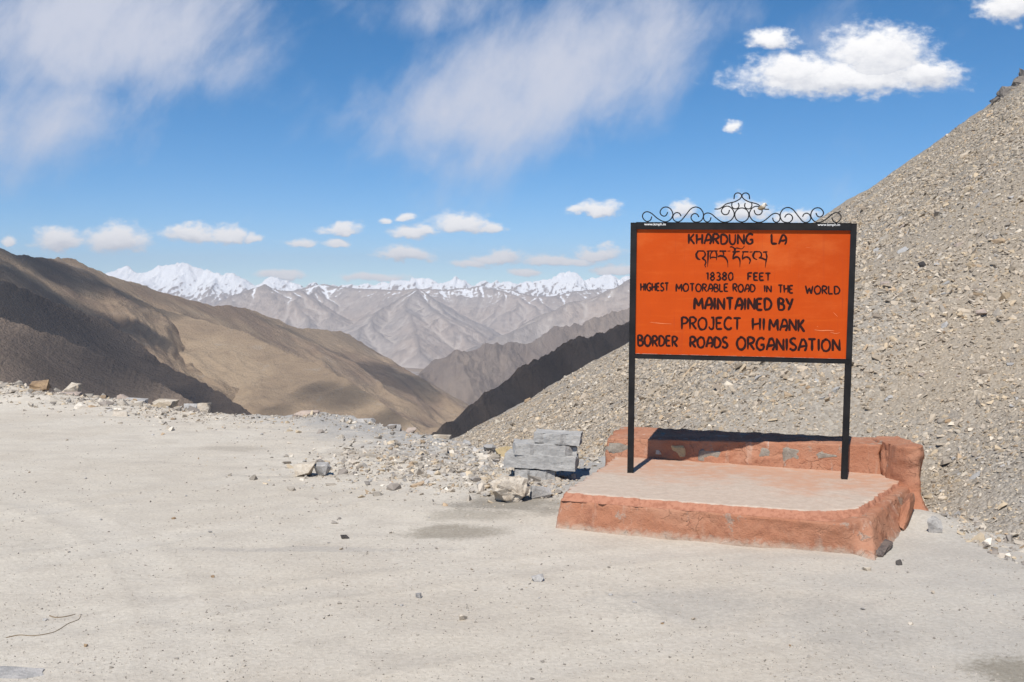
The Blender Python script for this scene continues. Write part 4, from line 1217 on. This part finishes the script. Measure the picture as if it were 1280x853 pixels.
strokes_obj("lettering", [([(865 + x / 12.8, 306 + y / 12.8) for x, y in pts], [q / 12.8 for q in wd_]) for pts, wd_ in TIB], M_LETTER, panel)
# faint scratches and a flaked patch on the board, lower right
M_SCRATCH = paint("scratched_paint", (0.74, 0.27, 0.12), (0.66, 0.20, 0.08), 0.6)
for stroke in [([(1018, 412.5), (1026, 413.5), (1034, 413.2), (1043, 413.8)], (0.4, 0.9, 0.3)), ([(1038, 415.5), (1044, 417), (1050, 416)], (0.3, 0.5, 0.3)), ([(1021, 408), (1023, 409.5)], (0.4, 0.3)),
                          ([(1042, 391), (1047, 396)], (0.4, 0.3)), ([(812, 403), (828, 404.5), (840, 405)], (0.3, 0.5, 0.2))]:
    strokes_obj("scratch", [stroke], M_SCRATCH, panel, base=0.0009)

# white web address stuck on the top rail, twice
def sticker(text, pa, pb, h_px, parent):
    cu = bpy.data.curves.new("address_text", 'FONT')
    cu.body = text; cu.size = 1.0
    cu.offset = 0.012
    tmp = bpy.data.objects.new("address_text", cu)
    COL.objects.link(tmp)
    dg = bpy.context.evaluated_depsgraph_get()
    me = bpy.data.meshes.new_from_object(tmp.evaluated_get(dg))
    bpy.data.objects.remove(tmp, do_unlink=True)
    xs = [v.co.x for v in me.vertices]; ys = [v.co.y for v in me.vertices]
    x0, x1 = min(xs), max(xs)
    for v in me.vertices:
        f = (v.co.x - x0) / (x1 - x0)
        X = pa[0] + (pb[0] - pa[0]) * f; Y = pa[1] + (pb[1] - pa[1]) * f - v.co.y * h_px
        v.co = sp(X, Y, 0.0232) - ROOT
    me.materials.clear(); me.materials.append(M_WHITE)
    o = bpy.data.objects.new("address_lettering", me)
    COL.objects.link(o); o.parent = parent
    return o


sticker("www.kmph.in", (805.2, 281.9), (832.2, 281.9), 4.3, rail_t)
sticker("www.kmph.in", (1022, 282.5), (1050, 282.5), 4.3, rail_t)

# curled ironwork
SCROLLS = [
    [(278, 330), (265, 365), (230, 380), (195, 355), (185, 320), (205, 290), (240, 283), (280, 302), (330, 345), (385, 376), (430, 380), (468, 355), (488, 315), (480, 275), (455, 245), (420, 234), (385, 245), (362, 278), (368, 308), (397, 326), (422, 316), (437, 285)],
    [(571, 325), (555, 298), (525, 289), (500, 305), (488, 338), (505, 370), (540, 382), (575, 365), (620, 310), (668, 252), (715, 233), (760, 246), (788, 283), (794, 322), (778, 362), (745, 381), (700, 380), (672, 350), (676, 318), (702, 299), (730, 305), (750, 333)],
    [(870, 335), (860, 368), (830, 382), (802, 362), (795, 326), (810, 300), (845, 292), (880, 306), (920, 340), (970, 376), (1020, 382), (1068, 364), (1100, 318), (1097, 275), (1070, 237), (1030, 222), (992, 238), (974, 270), (990, 300), (1020, 308), (1044, 294), (1055, 260)],
    [(905, 252), (950, 250), (985, 230), (1020, 202), (1068, 188), (1112, 176), (1158, 150), (1176, 120), (1162, 96), (1132, 90), (1106, 108), (1100, 152)],
    [(1143, 190), (1150, 222), (1130, 246), (1097, 246), (1078, 220), (1080, 188)]]
to_px = lambda p: (780 + p[0] / 8, 230 + p[1] / 8)


def scroll(pts):
    P = catmull([to_px(p) for p in pts], 4)
    v, f = tube([sp(p[0], p[1] + (p[0] - 927) * 0.005 + 0.2, 0.0) for p in P], 0.0046, 6)
    return np_mesh("scroll", v - np.array(ROOT), f, M_FRAME, sign, smooth=True)


for s in SCROLLS:
    scroll(s)
    scroll([(2 * 1178 - x, y) for x, y in s])
ring = [(1178 + 70 * math.cos(a), 310 + 70 * math.sin(a)) for a in np.linspace(0, 2 * math.pi, 21)]
scroll(ring)

# small pale bird on the ironwork
def bird():
    base = sp(951.8, 262.6)
    root = empty("bird", base)
    tag(root, "small brown and white bird perched on the curled ironwork", "bird")
    m = base.y / FPX
    # spine from tail to forehead, in pixels right / up, with radius in pixels
    spine = [(-4.6, 1.8, .5), (-3.6, 1.9, 1.3), (-2, 1.9, 2.3), (0, 2.4, 3.0), (1.6, 3.6, 3.1), (2.8, 5.0, 2.7), (3.7, 6.2, 2.5), (4.7, 6.6, 2.0), (5.6, 6.2, 1.1), (5.9, 6.0, .3)]
    P = catmull([(a, b, r) for a, b, r in spine], 3)
    W_ = [SX_ * (a * m) + Vector((0, 0, b * m)) + SN * (0.3 * a * m) for a, b, r in P]
    v, f = tube(W_, m, 12, taper=[max(p[2], 0.2) for p in P])
    q = np.repeat(np.linspace(0, 1, len(P)), 12)
    zz = v[:, 2] / m
    white = np.clip((q - 0.42) / 0.12, 0, 1)
    n = 0.5 + 0.5 * fbm(v[:, 0] * 90, v[:, 1] * 90, v[:, 2] * 90, 3)
    brown = np.stack([0.22 + 0.12 * n, 0.17 + 0.09 * n, 0.11 + 0.06 * n], 1)
    wh = np.stack([0.72 - 0.12 * n, 0.68 - 0.14 * n, 0.62 - 0.16 * n], 1)
    c = brown * (1 - white[:, None]) + wh * white[:, None]
    np_mesh("body", v, f, M_STONES, root, smooth=True, tint=np.concatenate([c, np.ones((len(c), 1))], 1))
    hd = SX_ * (5.2 * m) + Vector((0, 0, 6.0 * m)) + SN * (1.6 * m)
    v, f = tube([hd, hd + SX_ * (1.6 * m) + Vector((0, 0, -0.8 * m)), hd + SX_ * (2.6 * m) + Vector((0, 0, -1.3 * m))], 0.7 * m, 8, taper=[1, .6, .08])
    np_mesh("beak", v, f, M_BLACK, root, smooth=True)
    bm = bmesh.new(); bmesh.ops.create_icosphere(bm, subdivisions=1, radius=0.45 * m)
    e = bm_obj("eye", bm, M_BLACK, root, True); e.location = SX_ * (4.6 * m) + Vector((0, 0, 7.2 * m)) + SN * (3.3 * m)
    for k in (-0.8, 0.8):
        p0 = SX_ * ((0.2 + k) * m) + Vector((0, 0, 0.6 * m))
        v, f = tube([p0 + Vector((0, 0, 0.6 * m)), p0, p0 - Vector((0, 0, 0.9 * m))], 0.3 * m, 5)
        np_mesh("leg", v, f, M_BLACK, root)


bird()

# ------------------------------------------------------------------ loose stones (beyond counting) and larger single stones
def stone_templates(n, npts, seed):
    out = []
    for i in range(n):
        rnd = np.random.default_rng(seed + i)
        p = rnd.normal(size=(npts, 3)); p /= np.linalg.norm(p, axis=1)[:, None]
        p = np.sign(p) * np.abs(p) ** 0.6 * rnd.uniform(0.75, 1.05, (npts, 1))
        bm = bmesh.new()
        for q in p: bm.verts.new(q)
        r_ = bmesh.ops.convex_hull(bm, input=bm.verts)
        junk = list({e for e in r_['geom_interior'] + r_['geom_unused'] if isinstance(e, bmesh.types.BMVert)})
        if junk: bmesh.ops.delete(bm, geom=junk, context='VERTS')
        bmesh.ops.triangulate(bm, faces=bm.faces)
        bm.verts.index_update()
        out.append((np.array([v.co for v in bm.verts]), np.array([[v.index for v in f.verts] for f in bm.faces])))
        bm.free()
    return out


TEMPL = stone_templates(12, 9, 100)


def scatter(name, P, size, flat, normal, tint, seed, mat=M_STONES, tilt=0.55):
    """one mesh of many angular chips lying on a surface"""
    rnd = np.random.default_rng(seed)
    n = len(P)
    a = rnd.uniform(0, 2 * np.pi, n)
    N = normal + tilt * rnd.normal(size=(n, 3)); N /= np.linalg.norm(N, axis=1)[:, None]
    T = np.stack([np.cos(a), np.sin(a), np.zeros(n)], 1)
    T -= N * (T * N).sum(1)[:, None]; T /= np.linalg.norm(T, axis=1)[:, None]
    B = np.cross(N, T)
    ax = rnd.uniform(0.75, 1.35, n); ay = rnd.uniform(0.5, 0.95, n)
    which = rnd.integers(0, len(TEMPL), n)
    VV, FF, TT, o = [], [], [], 0
    for k, (tv, tf) in enumerate(TEMPL):
        i = np.where(which == k)[0]
        if not len(i): continue
        v = (tv[None, :, 0:1] * (T[i] * (ax[i] * size[i])[:, None])[:, None] + tv[None, :, 1:2] * (B[i] * (ay[i] * size[i])[:, None])[:, None]
             + tv[None, :, 2:3] * (N[i] * (flat[i] * size[i])[:, None])[:, None]) + P[i][:, None]
        VV.append(v.reshape(-1, 3))
        FF.append((tf[None] + (np.arange(len(i)) * len(tv))[:, None, None] + o).reshape(-1, 3))
        TT.append(np.repeat(tint[i], len(tv), 0))
        o += len(i) * len(tv)
    T4 = np.concatenate(TT); T4 = np.concatenate([T4, np.ones((len(T4), 1))], 1)
    return tag(np_mesh(name, np.concatenate(VV), np.concatenate(FF), mat, tint=T4), kind="stuff")


def stone_tints(n, rnd, X=None, Y=None):
    pal = np.array([(0.42, 0.385, 0.34), (0.36, 0.335, 0.30), (0.29, 0.272, 0.255), (0.45, 0.385, 0.295), (0.56, 0.53, 0.48), (0.235, 0.215, 0.20), (0.36, 0.28, 0.20), (0.38, 0.375, 0.37)])
    pr = np.array([.26, .22, .14, .13, .08, .05, .05, .07])
    if X is None:
        k = rnd.choice(len(pal), n, p=pr / pr.sum())
        c = pal[k]
    else:
        warm = np.clip(0.5 + 0.9 * fbm(X * 0.22, Y * 0.22, 12.0, 4), 0, 1)[:, None]
        k = rnd.choice(len(pal), n, p=pr / pr.sum())
        c = pal[k] * (1 - 0.45 * warm) + 0.45 * warm * np.array([0.385, 0.325, 0.255])
    return c * rnd.uniform(0.66, 1.14, (n, 1)) * np.array([1.24, 1.17, 1.07])


rs = np.random.default_rng(42)
n = 440000
u = rs.uniform(-0.2, 0.72, n)
Y = 5.2 * np.exp(rs.uniform(0, 1, n) ** 0.85 * math.log(130 / 5.2))
X = u * np.maximum(Y, 6) + rs.normal(size=n) * 0.05
d = base_dist(X, Y)
Z = scree_z(X, Y)
keep = (d > -0.25) & (Z > ground_z(X, Y) - 0.03) & (X < Y * 0.85 + 4)
X, Y, Z, d = X[keep], Y[keep], Z[keep], d[keep]
e_ = 0.05
NX = -(scree_z(X + e_, Y) - scree_z(X - e_, Y)) / (2 * e_); NY = -(scree_z(X, Y + e_) - scree_z(X, Y - e_)) / (2 * e_)
NN = np.stack([NX, NY, np.ones_like(NX)], 1); NN /= np.linalg.norm(NN, axis=1)[:, None]
size = 0.0100 * (np.maximum(Y, 7) / 7.5) ** 0.66 * np.exp(rs.normal(size=len(X)) * 0.52)
chute = fbm(X * 0.10 + 3, Y * 0.75 + 0.1 * X, 33.0, 4)
size = size * (1 + 0.40 * np.clip(chute * 1.3, -1, 1))
size = np.minimum(size, 0.09 * (Y / 8) ** 0.6)
flat = rs.uniform(0.22, 0.6, len(X))
scatter("scree_stones", np.stack([X, Y, Z + size * 0.12], 1), size, flat, NN, stone_tints(len(X), rs, X, Y), 4)

# rubble between the open ground and the lip
n = 4300
X = rs.normal(-0.6, 0.72, n); Y = rs.normal(10.15, 0.8, n)
more = 2600
X = np.concatenate([X, rs.uniform(-11, -0.2, more)]); e_m = np.abs(rs.normal(0.1, 0.8, more))
Y = np.concatenate([Y, np.interp(X[n:], EDGE[:, 0], EDGE[:, 1]) - e_m])
X = np.concatenate([X, rs.normal(0.15, 0.35, 700)]); Y = np.concatenate([Y, rs.normal(8.75, 0.35, 700)])
X = np.concatenate([X, rs.normal(3.35, 0.35, 900)]); Y = np.concatenate([Y, rs.normal(6.9, 0.5, 900)])
nb = 420
X = np.concatenate([X, rs.uniform(-11.5, -4.6, nb)]); Y = np.concatenate([Y, np.interp(X[-nb:], EDGE[:, 0], EDGE[:, 1]) - np.abs(rs.normal(0.35, 0.45, nb))])
keep = (edge_dist(X, Y) > -0.8) & (Y > 6.0) & ~((X > 0.6) & (X < 3.1) & (Y < 9.5)) & (base_dist(X, Y) < 0.5)
X, Y = X[keep], Y[keep]
Z = ground_z(X, Y)
isb = X < -4.6
size = np.where(isb, 0.021, 0.014) * np.exp(rs.normal(size=len(X)) * 0.65); size = np.minimum(size, np.where(isb, 0.13, 0.075))
tn = stone_tints(len(X), rs) * np.array([1.0, 1.02, 1.06])
scatter("rubble", np.stack([X, Y, Z + size * 0.1], 1), size, rs.uniform(0.3, 0.75, len(X)), np.tile([0, 0, 1.0], (len(X), 1)), tn, 6)

# fine gravel all over the open ground
n = 26000
Y = 1.65 / np.interp(rs.uniform(0, 1, n), [0, 1], [0.09, 0.42]); X = rs.uniform(-0.62, 0.58, n) * Y
keep = (edge_dist(X, Y) > 0) & (base_dist(X, Y) < 0.1) & ~((X > 0.25 + (7.2 - Y) * 0.4) & (X < 3.1) & (Y > 6.3) & (Y < 9.4))
X, Y = X[keep], Y[keep]
clump = fbm(X * 0.8, Y * 0.8, 20.0, 4)
size = 0.0030 * np.exp(rs.normal(size=len(X)) * 0.5) * (Y / 5) ** 0.35 * (1 + 0.5 * np.clip(clump, -1, 1))
tn = np.array([0.45, 0.41, 0.36]) * rs.uniform(0.5, 1.15, (len(X), 1))
scatter("gravel", np.stack([X, Y, ground_z(X, Y) + size * 0.15], 1), size, rs.uniform(0.45, 0.85, len(X)), np.tile([0, 0, 1.0], (len(X), 1)), tn, 9)

# countable pebbles on the open ground
protos = [bm_obj("pebble", rock_bm((1, 0.8, 0.55), 300 + i, npts=12, sub=1), m_) for i, m_ in enumerate((M_GREYROCK, M_CREAM, M_BROWN, M_GREYROCK, M_BLACK))]
pr_ = random.Random(8)
for i in range(48):
    o = protos[i] if i < len(protos) else protos[pr_.choice((0, 0, 1, 1, 1, 2, 3, 3))].copy()
    if i >= len(protos): COL.objects.link(o)
    while True:
        Yp = 1.65 / pr_.uniform(0.115, 0.36); Xp = pr_.uniform(-0.5, 0.5) * Yp
        if base_dist(np.array([Xp]), np.array([Yp]))[0] < -0.3 and not (0.1 < Xp < 3.2 and 6.2 < Yp < 9.4): break
    s = pr_.uniform(0.012, 0.03) * (Yp / 6) ** 0.5
    o.scale = (s, s, s)
    o.rotation_euler = (0, 0, pr_.uniform(0, 6.28))
    o.location = (Xp, Yp, float(ground_z(Xp, Yp)) - 0.1 * s)
    tag(o, "small loose pebble lying on the open dusty ground", "pebble", "pebbles scattered over the dusty ground")

# larger stones lying on the scree
def scree_hit(px, py):
    dx, _, dz = ray(px, py)
    for Y_ in np.arange(5.5, 140, 0.05):
        if EYE + dz * Y_ <= float(scree_z(dx * Y_, Y_)): break
    e = 0.1
    x = dx * Y_
    nrm = Vector((-(float(scree_z(x + e, Y_)) - float(scree_z(x - e, Y_))) / (2 * e), -(float(scree_z(x, Y_ + e)) - float(scree_z(x, Y_ - e))) / (2 * e), 1)).normalized()
    return Vector((x, Y_, float(scree_z(x, Y_)))), nrm


def scree_rock(name, label, px, py, wpx, ratio, th, mat, seed, group=None, rot=None):
    p, nrm = scree_hit(px, py)
    s = wpx * p.y / FPX
    o = bm_obj(name, rock_bm((s, s * ratio, s * th), seed, npts=11, sub=2, boxy=0.5, amp=0.03), mat)
    q = nrm.to_track_quat('Z', 'Y')
    o.rotation_mode = 'QUATERNION'
    o.rotation_quaternion = q @ Euler((pr_.uniform(-.2, .2), pr_.uniform(-.2, .2), pr_.uniform(0, 6.28) if rot is None else rot)).to_quaternion()
    o.location = p - nrm * (s * th * 0.25)
    return tag(o, label, "stone", group)


scree_rock("stone", "flat bluish grey stone on the scree right of the plinth, set apart from the chips", 1220, 597, 17, 0.8, 0.2, M_SLAB, 401, rot=1.2)
scree_rock("stone", "black lump standing for the shaded hole in the scree to the right of the orange board", 1154, 334, 15, 0.5, 0.45, M_BLACK, 402, rot=2.6)  # a dark hole in the slope, its shade given as a black lump
scree_rock("stone", "upright pale slab on the scree beside the right frame of the board", 1106, 357, 12, 0.9, 0.5, M_PINK, 403)
scree_rock("stone", "grey flat slab half buried in the scree above the black lump of the shaded hole", 1129, 315, 16, 0.8, 0.3, M_SLAB, 404)
scree_rock("stone", "broad tan slab in the scree near the right edge of the picture", 1228, 396, 22, 0.6, 0.35, M_PINK, 405)
scree_rock("stone", "pale pointed slab standing above the broad tan slab on the scree", 1217, 382, 12, 0.7, 0.7, M_CREAM, 406)
scree_rock("stone", "grey angular stone at the foot of the scree, right of the plinth pier", 1196, 646, 12, 0.8, 0.5, M_SLAB, 407)
scree_rock("stone", "bright white stone at the foot of the scree", 1206, 647, 8, 0.8, 0.5, M_CREAM, 408)
big = [bm_obj("scree_stone", rock_bm((1, 0.7, 0.38), 420 + i, npts=11, sub=1, boxy=0.5, amp=0.03), m_) for i, m_ in enumerate((M_GREYROCK, M_PINK, M_BROWN, M_SLAB, M_GREYROCK))]
for i in range(70):
    o = big[i] if i < len(big) else big[pr_.choice((0, 0, 1, 2, 3, 4, 4))].copy()
    if i >= len(big): COL.objects.link(o)
    while True:
        px, py = pr_.uniform(720, 1278), pr_.uniform(150, 640)
        if py > np.interp(px, *np.array(SIL).T) + 25 and not (745 < px < 1160 and py > 530) and not (786 < px < 1070 and py < 452): break
    p, nrm = scree_hit(px, py)
    s = (4.5 + 8.5 * pr_.random() ** 2.5) * p.y / FPX
    o.scale = (s, s, s)
    o.rotation_mode = 'QUATERNION'
    o.rotation_quaternion = nrm.to_track_quat('Z', 'Y') @ Euler((pr_.uniform(-.35, .35), pr_.uniform(-.35, .35), pr_.uniform(0, 6.28))).to_quaternion()
    o.location = p - nrm * (s * 0.08)
    tag(o, "larger angular stone lying among the chips of the scree slope", "stone", "larger stones on the scree slope")

# dark rock outcrop high on the right
oc = empty("rock_outcrop", at(1285, 110, 120))
tag(oc, "dark rock outcrop on the skyline high at the right edge", "outcrop")
for i, (px, py, w_, h_) in enumerate([(1264, 114, 30, 12), (1277, 105, 28, 15), (1291, 96, 30, 18), (1308, 84, 36, 24), (1252, 122, 24, 9)]):
    p = at(px, py + 5, 122 + i * 0.8); m = 122 / FPX
    o = bm_obj("crag", rock_bm((w_ * m, w_ * m, h_ * 1.7 * m), 500 + i, npts=26, sub=3, amp=0.10, boxy=0.9), M_OUTCROP, oc)
    o.location = p - oc.location - Vector((0, 0, h_ * 0.75 * m))
